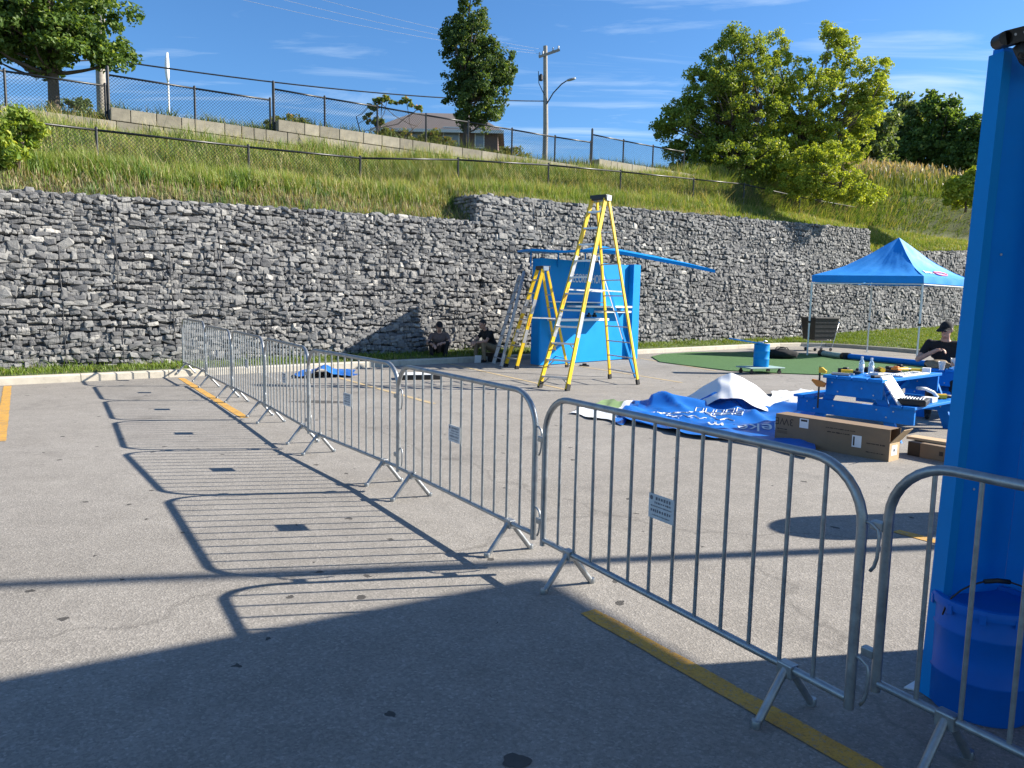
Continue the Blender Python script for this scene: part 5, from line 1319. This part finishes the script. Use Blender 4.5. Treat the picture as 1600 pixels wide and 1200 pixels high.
# ================================================================== PICNIC TABLES
pL = Vector((3.80,9.80,0)); pR = Vector((4.80,8.62,0)); ax_w = (pR-pL).normalized(); ax_l = Vector((-ax_w.y,ax_w.x,0)); 
if ax_l.y < 0: ax_l = -ax_l
TW = (pR-pL).length
def picnic_table(label, org):
    root = thing('picnic_table', label, 'picnic table', org, math.atan2(ax_w.y,ax_w.x))
    Lt = 1.75; cx = TW/2
    for i in range(4):
        y0 = i*.19-.38; x0 = cx+y0; m = MB(); m.bbox(x0,x0+.18,-.06,Lt+.06,.715,.755,.006); m.build('top_plank', M['blue_wood'], root)
    for sgn in (-1,1):
        for i in range(2):
            x0 = cx+sgn*.62+(i-.5)*.15-.07; m = MB(); m.bbox(x0,x0+.14,-.06,Lt+.06,.43,.465,.006); m.build('bench_plank', M['blue_wood'], root)
    for y in (.0,Lt-.05):
        m = MB(); m.bbox(cx-.36,cx+.36,y,y+.045,.50,.712,.004); m.build('end_panel', M['blue_wood'], root)
        m = MB(); m.bbox(cx-.74,cx+.74,y+.002,y+.043,.24,.428,.004); m.build('bench_bearer', M['blue_wood'], root)
        for sgn in (-1,1):
            m = MB(); m.prismM([(cx+sgn*.30,.71),(cx+sgn*.18,.71),(cx+sgn*.46,0),(cx+sgn*.60,0)][::sgn], .045, Matrix.Translation((0,y+.092,0)) @ Matrix.Rotation(math.pi/2,4,'X')); m.build('leg', M['blue_wood'], root)
        for (x,z) in ((-.28,.66),(-.2,.55),(.1,.62),(.25,.55),(-.6,.38),(-.5,.30),(-.25,.36),(.3,.38),(.42,.30),(.5,.38)):
            m = MB(); m.lathe([(.011,0),(.009,.005),(.002,.007)],8); o = m.build('bolt', M['alu'], root); o.matrix_local = Matrix.Translation((cx+x,y-.001,z)) @ Matrix.Rotation(math.pi/2,4,'X')
    for sgn in (-1,1):
        m = MB(); m.beam((cx,.08,.62),(cx,.75,.40),.04,.07) if sgn<0 else m.beam((cx,Lt-.1,.62),(cx,Lt-.8,.40),.04,.07); m.build('brace', M['blue_wood'], root)
    return root
pt1 = picnic_table('near blue picnic table covered with tools behind the cardboard box', pL)
off2 = ax_l*2.55 + ax_w*.35
pt2 = copy_tree(pt1); pt2.location = pL+off2; pt2['label'] = 'farther blue picnic table where the man in black sits'
pt1['group'] = pt2['group'] = 'blue picnic tables'
def PT(x, y, z, o=None): return (o or pL) + ax_w*x + ax_l*y + Vector((0,0,z))
aT = math.atan2(ax_w.y,ax_w.x)
def put(o, p, rz, label=None, cat=None, group=None):
    o.location = p; o.rotation_euler = (0,0,rz)
    if label: tag(o,label,cat,group)
    return o
def drill(label, p, rz, lay=True):
    d = thing('power_drill', label, 'drill', p, rz)
    Rl = Matrix.Translation((0,0,.035)) @ Matrix.Rotation(R(90),4,'X') if lay else Matrix.Identity(4)
    m = MB(); m.tube([(-.09,0,0),(.05,0,0)],.035,12,rs=[.033,.036]); o = m.build('motor_body', M['tool_yellow'], d, 40); o.matrix_local = Rl
    m = MB(); m.tube([(.05,0,0),(.12,0,0),(.15,0,0)],.025,12,rs=[.030,.022,.008]); o = m.build('chuck', M['black'], d, 40); o.matrix_local = Rl
    m = MB(); m.beam((-.03,0,-.03),(-.06,0,-.15),.035,.045); o = m.build('handle', M['black'], d); o.matrix_local = Rl
    m = MB(); m.bbox(-.12,.0,-.035,.035,-.21,-.15,.008); o = m.build('battery', M['black'], d); o.matrix_local = Rl
def bottle(label, p):
    b = thing('water_bottle', label, 'bottle', p)
    m = MB(); m.lathe([(.030,0),(.033,.01),(.031,.05),(.033,.06),(.031,.10),(.033,.13),(.028,.165),(.013,.19),(.013,.205)],18); m.build('body', M['bottle'], b, 40)
    m = MB(); m.lathe([(.0335,.065),(.0335,.12)],18); m.build('label_band', M['white'], b, True)
    m = MB(); m.lathe([(.0145,.204),(.0145,.222)],14); m.build('cap', M['white'], b, 40)
cx = TW/2; TZ = .7555
drill('yellow cordless drill lying at the near edge of the tool table', PT(cx-.17,.20,TZ), aT+.5)
drill('second yellow drill lying further back on the tool table', PT(cx-.12,1.02,TZ), aT+2.3)
drill('dark cordless drill among the tools at the far end', PT(cx+.05,1.35,TZ), aT+1.2)
bottle('left clear water bottle on the tool table', PT(cx-.20,.62,TZ)); bottle('right clear water bottle on the tool table', PT(cx-.02,.50,TZ))
m = MB(); m.bbox(-.14,.14,-.20,.20,0,.004,.001); put(m.build('paper_sheet', M['label_white']), PT(cx-.02,.78,TZ), aT+.2, 'white paper sheet lying under the bottles', 'paper')
# perforated white foam sheet: one along the table, one hanging over the edge
def foam(label, Mx, L, W):
    m = MB(); m.bbox(0,W,0,L,0,.018,.004); f = m.build('foam_sheet', M['white'])
    f.matrix_local = Mx; tag(f,label,'foam sheet')
    for i in range(int(L/.055)):
        for j in range(int(W/.05)):
            if rnd.random() < .75: q = MB(); q.bbox(j*.05+.012,j*.05+.032,i*.055+.012,i*.055+.036,.0185,.024,.002); q.build('nub', M['plate'], f)
Rt = Matrix.Rotation(aT,4,'Z')
foam('white bubbled foam sheet lying along the tool table', Matrix.Translation(PT(cx+.14,.55,TZ+.001)) @ Rt, .85, .22)
fp = PT(cx+.30,.02,TZ+.03); foam('white bubbled foam sheet hanging from table top to bench', Matrix.Translation(fp) @ Rt @ Matrix.Rotation(R(-8),4,'Z') @ Matrix.Rotation(R(52),4,'Y'), .24, .44)
m = MB(); m.bbox(-.05,.05,-.05,.05,0,.07,.004); put(m.build('small_carton', M['label_white']), PT(cx+.26,1.55,TZ), aT+.3, 'small white and black carton at the far end of the tool table','carton')
m = MB(); m.bbox(-.10,.10,-.03,.03,0,.05,.015); put(m.build('yellow_tool', M['tool_yellow']), PT(cx+.15,1.5,TZ), aT+.7, 'small yellow tool near the carton','tool')
for i,(x,y,l) in enumerate(((-.05,1.15,.3),(.05,1.62,.22),(-.25,1.4,.28),(-.2,.05,.22),(.22,.16,.2))):
    m = MB(); m.bbox(-l/2,l/2,-.03,.03,0,.035,.01); m.tube([(-l/2,0,.03),(-l/2-.06,.03,.03)],.012,7); put(m.build('hand_tool', M['black' if i!=3 else 'alu_dull']), PT(cx+x,y,TZ), aT+i*1.1, ['black hand tool in the middle of the tool table','black hand tool beside the small carton','black hand tool at the back left of the tool table','flat grey tool under the near yellow drill','black hand tool at the near right corner of the table'][i], 'tool')
for i,(x,y,kind,lab) in enumerate(((-.28,.35,'box','short black charger box on the left of the tool table'),(-.30,.85,'coil','coil of black cable on the left of the tool table'),(.0,1.22,'box2','orange tool pouch in the middle of the tool table'),(.10,.36,'coil2','small coil of white cord near the front of the tool table'),(-.12,1.62,'box','black battery pack at the back of the tool table'),(.28,1.15,'roll','roll of pale tape on the right of the tool table'))):
    m = MB()
    if kind.startswith('box'): m.bbox(-.07,.07,-.05,.05,0,.065,.012); m.bbox(-.03,.03,-.03,.03,.06,.085,.008)
    elif kind.startswith('coil'):
        for k in range(3): m.tube([(.075*math.cos(t*math.pi/8)+.006*k,.06*math.sin(t*math.pi/8),.012+.014*k) for t in range(17)],.008,6)
    else: m.lathe([(.03,0),(.05,0),(.05,.04),(.03,.04)],18)
    put(m.build({'box':'charger_box','box2':'tool_pouch','coil':'cable_coil','coil2':'cord_coil','roll':'tape_roll'}[kind], M[{'box':'black','box2':'orange','coil':'rubber','coil2':'white','roll':'label_white'}[kind]]), PT(cx+x,y,TZ), aT+i*.8, lab, 'tool' if kind != 'roll' else 'tape')
o2 = pL+off2
for i,(x,y,h_,mt,lab) in enumerate(((-.33,.04,.07,'khaki','small brown bag on the near corner of the farther table'),)):
    bm = bmesh.new(); bmesh.ops.create_icosphere(bm, subdivisions=3, radius=1)
    for v in bm.verts:
        n_ = v.co.copy(); k = 1+.22*math.sin(n_.x*5+i)*math.sin(n_.y*4)+.1*math.sin(n_.z*8+n_.x*6); v.co = Vector((n_.x*.17*k,n_.y*.12*k,max(-.7,n_.z*k)*h_+h_*.7))
    m = MB(); m.frombm(bm); put(m.build('cloth_bundle' if i != 1 else 'tool_bag', M[mt], None, True), PT(cx+x,y,TZ,o2), aT+i, lab, 'bag')
# bench items
bx = cx+.62; BZ = .466
t_ = thing('tool_case', 'open black tool case lying on the near bench', 'case', PT(bx,.25,BZ), aT+.25)
m = MB(); m.bbox(-.16,.16,-.2,.2,0,.07,.012); m.build('base', M['black'], t_); m = MB(); m.bbox(-.15,.15,-.19,.19,.07,.075,.002); m.build('inner_tray', M['rubber'], t_)
for k in range(8):
    m = MB(); m.tube([(-.12+k*.033,-.15,.078),(-.12+k*.033,.1+.04*math.sin(k),.078)],.008,6); m.build('socket', M['alu'], t_, True)
m = MB(); m.bbox(-.07,.07,-.08,.08,0,.06,.004); put(m.build('small_carton', M['label_white']), PT(bx+.02,.68,BZ), aT, 'small white carton on the near bench','carton')
m = MB(); m.tube([(0,0,.16),(.05,.12,.15),(.10,.25,.10),(.12,.34,.035)],.022,10); put(m.build('hose', M['plate'],None,True), PT(bx-.12,.66,BZ-.0), aT, 'bent grey hose resting on the near bench','hose')
drill('dark drill with red trim at the far end of the bench', PT(bx,1.15,BZ), aT+.8)
# clamp at the table corner
cl_ = thing('bar_clamp', 'yellow and black bar clamp hanging on the table corner', 'clamp', PT(cx-.40,-.10,0), aT)
m = MB(); m.beam((0,0,.32),(0,0,.86),.008,.022); m.build('bar', M['black'], cl_)
m = MB(); m.prismM([(-.01,0),(.08,.0),(.09,.03),(.03,.07),(-.01,.07)],.03,Matrix.Translation((0,.015,.78)) @ Matrix.Rotation(math.pi/2,4,'X')); m.build('fixed_jaw', M['tool_yellow'], cl_)
m = MB(); m.prismM([(-.1,.07),(-.02,.0),(.07,.0),(.09,.05),(.02,.08),(-.09,.09)],.035,Matrix.Translation((0,.017,.60)) @ Matrix.Rotation(math.pi/2,4,'X')); m.build('trigger_jaw', M['orange'], cl_)

# ---- cardboard boxes
bA = G(1210,690); bB = G(1388,722); bC = G(1406,715)
dl_ = (bB-bA); LB = dl_.length; db = dl_.normalized(); wbx = .24
bxh = .345; cbx = thing('cardboard_box', 'long brown cardboard box with open end flap in front of the picnic table', 'box', bA, math.atan2(db.y,db.x))
m = MB(); m.box(0,LB,0,.006,0,bxh); m.build('front_side', M['card'], cbx)
m = MB(); m.box(0,LB,wbx-.006,wbx,0,bxh); m.build('back_side', M['card'], cbx)
m = MB(); m.box(0,LB,.0065,wbx-.0065,0,.006); m.build('bottom', M['card_in'], cbx)
m = MB(); m.box(0,LB-.02,.0065,wbx-.0065,bxh-.006,bxh); m.build('top', M['card'], cbx)
m = MB(); m.box(0.001,.007,.007,wbx-.007,.007,bxh-.007); m.build('end', M['card'], cbx)
m = MB(); m.box(LB-.006,LB,.007,wbx-.007,.0065,bxh*.58); m.build('end', M['card_in'], cbx)
m = MB(); m.prismM([(.007,0),(wbx-.007,0),(wbx-.0,.20),(.03,.20)],.005,Matrix.Translation((LB-.003,0,bxh*.58)) @ Matrix.Rotation(R(38),4,'Y') @ Matrix.Rotation(math.pi/2,4,'Z') @ Matrix.Rotation(math.pi/2,4,'X')); m.build('flap', M['card_in'], cbx)
m = MB(); m.box(LB+.0005,LB+.0015,.05,wbx-.06,.06,.17); lb_ = m.build('shipping_label', M['label_white'], cbx)
link('print_line', bars(.06,.03,M['ink'],5), lb_, Matrix.Translation((LB+.002,wbx/2,.115)) @ Matrix.Rotation(math.pi/2,4,'Z') @ Matrix.Rotation(math.pi/2,4,'X'))
for (x,z,w,h) in ((.31,.22,.11,.11),(.94,.10,.105,.13)):
    m = MB(); m.box(x,x+w,-.0015,-.0005,z,z+h); lb_ = m.build('shipping_label', M['label_white'], cbx)
    m = MB()
    if z > .2: m.box(x+.015,x+w-.015,-.0022,-.0016,z+h-.035,z+h-.012)
    else: m.box(x+.012,x+.03,-.0022,-.0016,z+.015,z+h-.015)
    m.build('barcode', M['print'], lb_)
def box_text(t, s_, x, z, rot=0.0): link('lettering', text_mesh(t,s_,M['print']), cbx, Matrix.Translation((x,-.0012,z)) @ Matrix.Rotation(math.pi/2,4,'X') @ Matrix.Rotation(rot,4,'Z'))
box_text('3WE', .12, .115, .265, math.pi); 
for k in range(3):
    m = MB(); m.box(.03,.16,-.0018,-.0008,.12+k*.012,.124+k*.012); m.build('printed_rule', M['print'], cbx)
for q, (w_,h_,x,z) in enumerate(((.26,.016,.78,.225),(.34,.014,.80,.27),(.2,.016,1.2,.165),(.2,.012,1.2,.07),(.13,.014,.09,.17))):
    link('print_line', bars(w_,h_,M['print'],20+q,3.0), cbx, Matrix.Translation((x,-.0012,z)) @ Matrix.Rotation(math.pi/2,4,'X'))
b2 = G(1412,712); rz2 = math.atan2(db.y,db.x)-.12
b2b = thing('cardboard_box', 'low black-ended cardboard box lying beside the open box', 'box', b2+Vector((.06,.05,0)), rz2)
m = MB(); m.bbox(.14,1.0,0,.3,0,.16,.006); m.build('body', M['card'], b2b); m = MB(); m.bbox(0,.139,.004,.296,.002,.157,.006); m.build('end_wrap', M['black'], b2b)
link('print_line', bars(.3,.05,M['print'],6,1.0), b2b, Matrix.Translation((.5,-.0012,.08)) @ Matrix.Rotation(math.pi/2,4,'X'))
m = MB(); m.bbox(0,.9,0,.2,0,.03,.004); put(m.build('cardboard_offcut', M['card_in']), b2+Vector((.1,.16,.162)), rz2+.1, 'flat cardboard strip resting on the black-ended box','cardboard')

# ================================================================== PEOPLE
def capsule(bm, p, q, r0, r1, seg=10):
    p = Vector(p); q = Vector(q); d = q-p; L = d.length
    if L < 1e-5: d = Vector((0,0,1)); L = 1e-5
    qt = d.to_track_quat('Z','Y').to_matrix()
    rings = []
    prof = [(-math.cos(a)*r0, math.sin(a)*r0) for a in (0.0,.4,.8,1.2,math.pi/2)] + [(L-math.cos(a)*r1, math.sin(a)*r1) for a in (math.pi/2,1.94,2.34,2.74,math.pi)]
    for z, r in prof:
        rings.append([bm.verts.new(p + qt @ Vector((max(r,1e-4)*math.cos(2*math.pi*k/seg), max(r,1e-4)*math.sin(2*math.pi*k/seg), z))) for k in range(seg)])
    for a, b in zip(rings[:-1], rings[1:]):
        for k in range(seg): bm.faces.new((a[k],a[(k+1)%seg],b[(k+1)%seg],b[k]))
    bm.faces.new(rings[0][::-1]); bm.faces.new(rings[-1])
def ellipsoid(bm, c, r, rot=None):
    s_ = bmesh.ops.create_icosphere(bm, subdivisions=3, radius=1)
    Mx = Matrix.Translation(c) @ (rot.to_4x4() if rot else Matrix.Identity(4)) @ Matrix.Diagonal((*r,1))
    bmesh.ops.transform(bm, matrix=Mx, verts=s_['verts'])
def person(label, loc, rz, J, mats, hand_curl, cap=None, glasses=False, hair=True, voxel=.0085):
    """J: joint positions in the person's frame (x right, y forward, z up); mats: skin, shirt, trousers, shoes"""
    root = thing('person', label, 'person', loc, rz)
    J = {k: Vector(v) for k, v in J.items()}
    bm = bmesh.new(); bones = []
    def bone(a, b, r0, r1, mi): capsule(bm, a, b, r0, r1); bones.append((Vector(a), Vector(b), r0, r1, mi))
    pel, che, nek, hd = J['pelvis'], J['chest'], J['neck'], J['head']
    side = (J['shR']-J['shL']).normalized()
    hs_ = (J['hipR']-J['hipL']).normalized()
    bone(pel-hs_*.07, pel+hs_*.07, .125, .125, 2); bone(pel.lerp(che,.15), che, .125, .14, 1)
    bone(che-side*.08, che+side*.08, .125,.125,1); bone(J['shL'].lerp(che,.2), J['shR'].lerp(che,.2), .075,.075,1)
    bone(che, nek, .10,.06,1); bone(nek, hd-Vector((0,0,.06)), .055,.052,0)
    for s in 'LR':
        sh,el,wr = J['sh'+s],J['el'+s],J['wr'+s]
        bone(sh, sh.lerp(el,.55), .062,.056,1); bone(sh.lerp(el,.5), el, .046,.040,0); bone(el,wr,.041,.028,0)
        hp,kn,an = J['hip'+s],J['kn'+s],J['an'+s]
        bone(hp,kn,.092,.066,2); bone(kn,an,.062,.048,2)
        toe = an + J['toe'+s]; bone(an+Vector((0,0,-.035)), an+Vector((0,0,-.045))+J['toe'+s]*.2, .042,.042,3); bone(an+Vector((0,0,-.045))-J['toe'+s]*.25, an+J['toe'+s]+Vector((0,0,-.05)), .040,.034,3)
        # hand: palm and five fingers
        hdn = J['hand'+s].normalized(); pn = J['palm'+s].normalized(); acr = hdn.cross(pn).normalized()*(1 if s=='R' else -1)
        pb_ = wr + hdn*.045; bone(wr, wr+hdn*.04, .026,.024,0)
        for k, (o_, l_) in enumerate(((-.030,.072),(-.010,.082),(.010,.078),(.029,.062))):
            a = wr+hdn*.035+acr*o_*.75; b = wr+hdn*.085+acr*o_; bone(a,b,.013,.0115,0)
            c1 = hand_curl[s]; d1 = (hdn*math.cos(c1)+pn*math.sin(c1)); d2 = (hdn*math.cos(c1*1.9)+pn*math.sin(c1*1.9))
            bone(b,b+d1*l_*.5,.0105,.0095,0); bone(b+d1*l_*.5,b+d1*l_*.5+d2*l_*.5,.0095,.008,0)
        t0 = wr+hdn*.03-acr*.026; t1 = t0-acr*.030+hdn*.028+pn*.012; t2 = t1+hdn*.032+pn*.016; bone(t0,t1,.013,.0115,0); bone(t1,t2,.0115,.0095,0)
    # head
    fw = J['face'].normalized(); upv = Vector((0,0,1)); rt = fw.cross(upv).normalized(); up2 = rt.cross(fw)
    Rh = Matrix((rt,fw,up2)).transposed()
    ellipsoid(bm, hd+up2*.025-fw*.008, (.077,.097,.098), Rh); ellipsoid(bm, hd+fw*.022-up2*.055, (.058,.068,.065), Rh)
    bones.append((hd-up2*.08, hd+up2*.10, .11,.11,0))
    capsule(bm, hd+fw*.085+up2*.015, hd+fw*.112-up2*.022, .010,.016)       # nose
    capsule(bm, hd+fw*.080-up2*.062-rt*.018, hd+fw*.080-up2*.062+rt*.018, .011,.011)   # lips
    for sg in (-1,1):
        ellipsoid(bm, hd+rt*.079*sg-fw*.012, (.012,.02,.033), Rh)
        capsule(bm, hd+fw*.083+rt*sg*.018+up2*.030, hd+fw*.078+rt*sg*.05+up2*.030, .011,.009)  # brow
    me = bpy.data.meshes.new('body_raw'); bm.to_mesh(me); bm.free()
    tmp = bpy.data.objects.new('tmp', me); C.objects.link(tmp)
    md = tmp.modifiers.new('r','REMESH'); md.mode = 'VOXEL'; md.voxel_size = voxel
    sm = tmp.modifiers.new('s','SMOOTH'); sm.factor = .5; sm.iterations = 3
    dg = bpy.context.evaluated_depsgraph_get(); out = bpy.data.meshes.new_from_object(tmp.evaluated_get(dg), depsgraph=dg)
    bpy.data.objects.remove(tmp)
    out.name = 'body'; out.materials.clear()
    for k in mats: out.materials.append(M[k])
    nf = len(out.polygons); cen = np.empty(nf*3,np.float32); out.polygons.foreach_get('center',cen); cen = cen.reshape(-1,3)
    best = np.full(nf,1e9); mi = np.zeros(nf,np.int32)
    for a,b,r0,r1,k in bones:
        a_ = np.array(a); d_ = np.array(b-a); t = np.clip(((cen-a_)@d_)/max(1e-9,d_@d_),0,1); dist = np.linalg.norm(cen-(a_+t[:,None]*d_),axis=1)-(r0+(r1-r0)*t)
        u = dist < best-1e-4; best[u] = dist[u]; mi[u] = k
    out.polygons.foreach_set('material_index', mi); out.polygons.foreach_set('use_smooth', np.ones(nf,bool))
    link('body', out, root)
    def head_ell(name, c, r, mt, zcut=None, cut_dir=None):
        b2_ = bmesh.new(); ellipsoid(b2_, Vector((0,0,0)), r)
        if cut_dir is not None: bmesh.ops.bisect_plane(b2_, geom=list(b2_.verts)+list(b2_.edges)+list(b2_.faces), plane_co=Vector(zcut), plane_no=Vector(cut_dir), clear_outer=True)
        mm = MB(); mm.frombm(b2_, Matrix.Translation(c) @ Rh.to_4x4()); return mm.build(name, mt, root, True)
    if hair: head_ell('hair', hd+up2*.028-fw*.012, (.083,.101,.104), M['hair'], (0,.02,-.02), (0,.75,-.66))
    if cap:
        c_ = head_ell('cap', hd+up2*.040-fw*.004, (.088,.108,.100), M[cap], (0,0,.012), (0,0,-1))
        mm = MB(); V = []; n_ = 12
        for i in range(n_+1):
            a = math.pi*(i/n_); x = .078*math.cos(a); 
            for rr_,dz in ((.06,.052),(.175,.035)): y = rr_*math.sin(a)**.7+.035; V.append(hd+rt*x*(1 if rr_<.1 else 1.02)+fw*y+up2*dz)
        F = [(2*i,2*i+2,2*i+3,2*i+1) for i in range(n_)]
        V += [v-up2*.006 for v in V]; k = 2*(n_+1); F += [(2*i+1+k,2*i+3+k,2*i+2+k,2*i+k) for i in range(n_)] + [(2*i+1,2*i+3,2*i+3+k,2*i+1+k) for i in range(n_)]
        mm.add(V,F); mm.build('brim', M[cap], c_, True)
    if glasses:
        for sg in (-1,1):
            head_ell('sunglass_lens', hd+fw*.092+rt*sg*.033+up2*.012, (.026,.010,.018), M['black'])
        for sg in (-1,1): mm = MB(); mm.tube([hd+fw*.090+rt*sg*.055+up2*.016, hd+rt*sg*.084-fw*.005+up2*.012],.003,5); mm.build('sunglass_arm', M['black'], root)
    else:
        for sg in (-1,1):
            e_ = head_ell('eye', hd+fw*.086+rt*sg*.032+up2*.012, (.013,.008,.009), M['white']); mm = MB(); mm.lathe([(.0055,0),(.005,.002)],10); ir = mm.build('iris', M['hair'], e_); ir.matrix_local = Matrix.Translation(hd+fw*.0935+rt*sg*.032+up2*.012) @ fw.to_track_quat('Z','Y').to_matrix().to_4x4()
    return root
# seated on the kerb, forearms on the knees
pos = G(684,566); face_cam = math.atan2(-pos.y,-pos.x)-math.pi/2
sitJ = dict(pelvis=(0,0,.27), chest=(0,.17,.60), neck=(0,.21,.78), head=(0,.27,.92), shL=(-.19,.19,.70), shR=(.19,.19,.70),
    elL=(-.27,.36,.52), elR=(.30,.36,.50), wrL=(-.06,.50,.50), wrR=(.14,.56,.46), hipL=(-.10,.02,.25), hipR=(.10,.02,.25),
    knL=(-.20,.42,.50), knR=(.22,.42,.50), anL=(-.14,.40,.09), anR=(.18,.46,.09), toeL=(-.02,.17,0), toeR=(.05,.17,0),
    handL=(.7,.5,-.1), palmL=(0,-.3,-1), handR=(-.3,.8,-.3), palmR=(0,-.3,-1), face=(-.1,1,-.25))
person('seated person in brown shirt, dark cap and black trousers by the gabion wall', Vector((pos.x,pos.y+.35,.0)), face_cam, sitJ, ('skin','fabric_brown','fabric_black','fabric_black'), dict(L=.5,R=.6), cap='fabric_black')
# seated leaning forward, turned to the left
pos = G(765,566); J2 = dict(pelvis=(0,0,.36), chest=(0,.22,.68), neck=(0,.30,.86), head=(0,.38,.99), shL=(-.20,.24,.78), shR=(.20,.24,.78),
    elL=(-.25,.42,.56), elR=(.24,.44,.56), wrL=(-.09,.62,.52), wrR=(.07,.63,.52), hipL=(-.10,.02,.34), hipR=(.10,.02,.34),
    knL=(-.17,.46,.50), knR=(.17,.46,.50), anL=(-.17,.42,.09), anR=(.15,.50,.09), toeL=(-.03,.17,0), toeR=(.03,.17,0),
    handL=(.4,.8,-.2), palmL=(.8,-.2,-.3), handR=(-.4,.8,-.2), palmR=(-.8,-.2,-.3), face=(0,1,-.35))
person('seated person in black shirt and khaki trousers leaning forward beside the ladders', Vector((pos.x+.12,pos.y+.25,0)), face_cam+R(-62), J2, ('skin','fabric_black','khaki','fabric_black'), dict(L=.6,R=.6))
m = MB(); m.bbox(-.2,.2,-.16,.16,0,.235,.012); put(m.build('toolbox', M['black']), Vector((pos.x+.10,pos.y+.25,0)), face_cam+R(-62), 'low black box used as a seat beside the ladders','box')
m = MB(); m.bbox(-.17,.17,-.10,.10,0,.14,.008); put(m.build('stone_seat', M['concrete']), Vector((G(684,566).x-.03,G(684,566).y+.36,.0)), face_cam, 'low concrete block under the person in brown','block')
m = MB(); m.prismM([(-.09,0),(.09,0),(.10,.2),(-.08,.2)],.01,Matrix.Translation((0,0,.01)) @ Matrix.Rotation(R(75),4,'X')); put(m.build('paper_bag', M['label_white']), G(746,568)+Vector((0,.1,0)), face_cam+.4, 'white paper bag on the ground before the person in black','bag')
# man at the farther table
hp = AT(1484,517,11.15); base = Vector((hp.x, 11.15, 0))
J3 = dict(pelvis=(0,-.02,.60), chest=(0,.04,.98), neck=(0,.06,1.18), head=(0,.10,1.312), shL=(-.21,.05,1.11), shR=(.21,.05,1.11),
    elL=(-.34,.17,.86), elR=(.30,.16,.87), wrL=(-.10,.36,1.02), wrR=(.18,.42,.84), hipL=(-.10,.0,.58), hipR=(.10,.0,.58),
    knL=(-.15,.44,.56), knR=(.15,.44,.56), anL=(-.15,.42,.09), anR=(.15,.42,.09), toeL=(0,.17,0), toeR=(0,.17,0),
    handL=(.85,.3,.15), palmL=(.1,.2,-1), handR=(-.2,.95,0), palmR=(-1,-.1,0), face=(-.55,1,-.30))
fc3 = math.atan2(-base.y,-base.x)-math.pi/2
J3 = {(k[:-1]+{'L':'R','R':'L'}[k[-1]] if k[-1] in 'LR' else k): (-v[0],v[1],v[2]) for k, v in J3.items()}
base.x -= .05
person('man in black T-shirt, black cap and sunglasses eating at the farther table', base, fc3, J3, ('skin','fabric_black','fabric_black','fabric_black'), dict(L=.7,R=.75), cap='fabric_black', glasses=True)
m = MB(); m.bbox(-.2,.2,-.18,.18,.40,.465,.012)
for x in (-.16,.16):
    for y in (-.14,.14): m.tube([(x,y,0),(x*.9,y*.9,.41)],.015,8)
st_ = thing('stool', 'plain blue stool under the man at the farther table', 'stool', base+Vector((0,0,0)), fc3); m.build('seat_and_legs', M['blue_wood'], st_)
def cup(label, p, fill):
    c_ = thing('plastic_cup', label, 'cup', p); m = MB(); m.lathe([(.032,0),(.046,.12),(.048,.122),(.044,.118),(.030,.006)],20); m.build('wall', M['cup'], c_, 40)
    m = MB(); m.lathe([(.030,.008),(.030+.014*fill,.12*fill)],20); m.build('drink', M['beer'], c_, 40)
p_ = AT(1472,566,10.55); cup('clear cup of amber drink standing on the farther table', Vector((p_.x,p_.y,.757)), .5)
fr_ = Matrix.Rotation(fc3,4,'Z'); hw = base + fr_ @ Vector((-.13,.50,.80)); cup('clear cup held in the hand of the man in black', hw, .75)
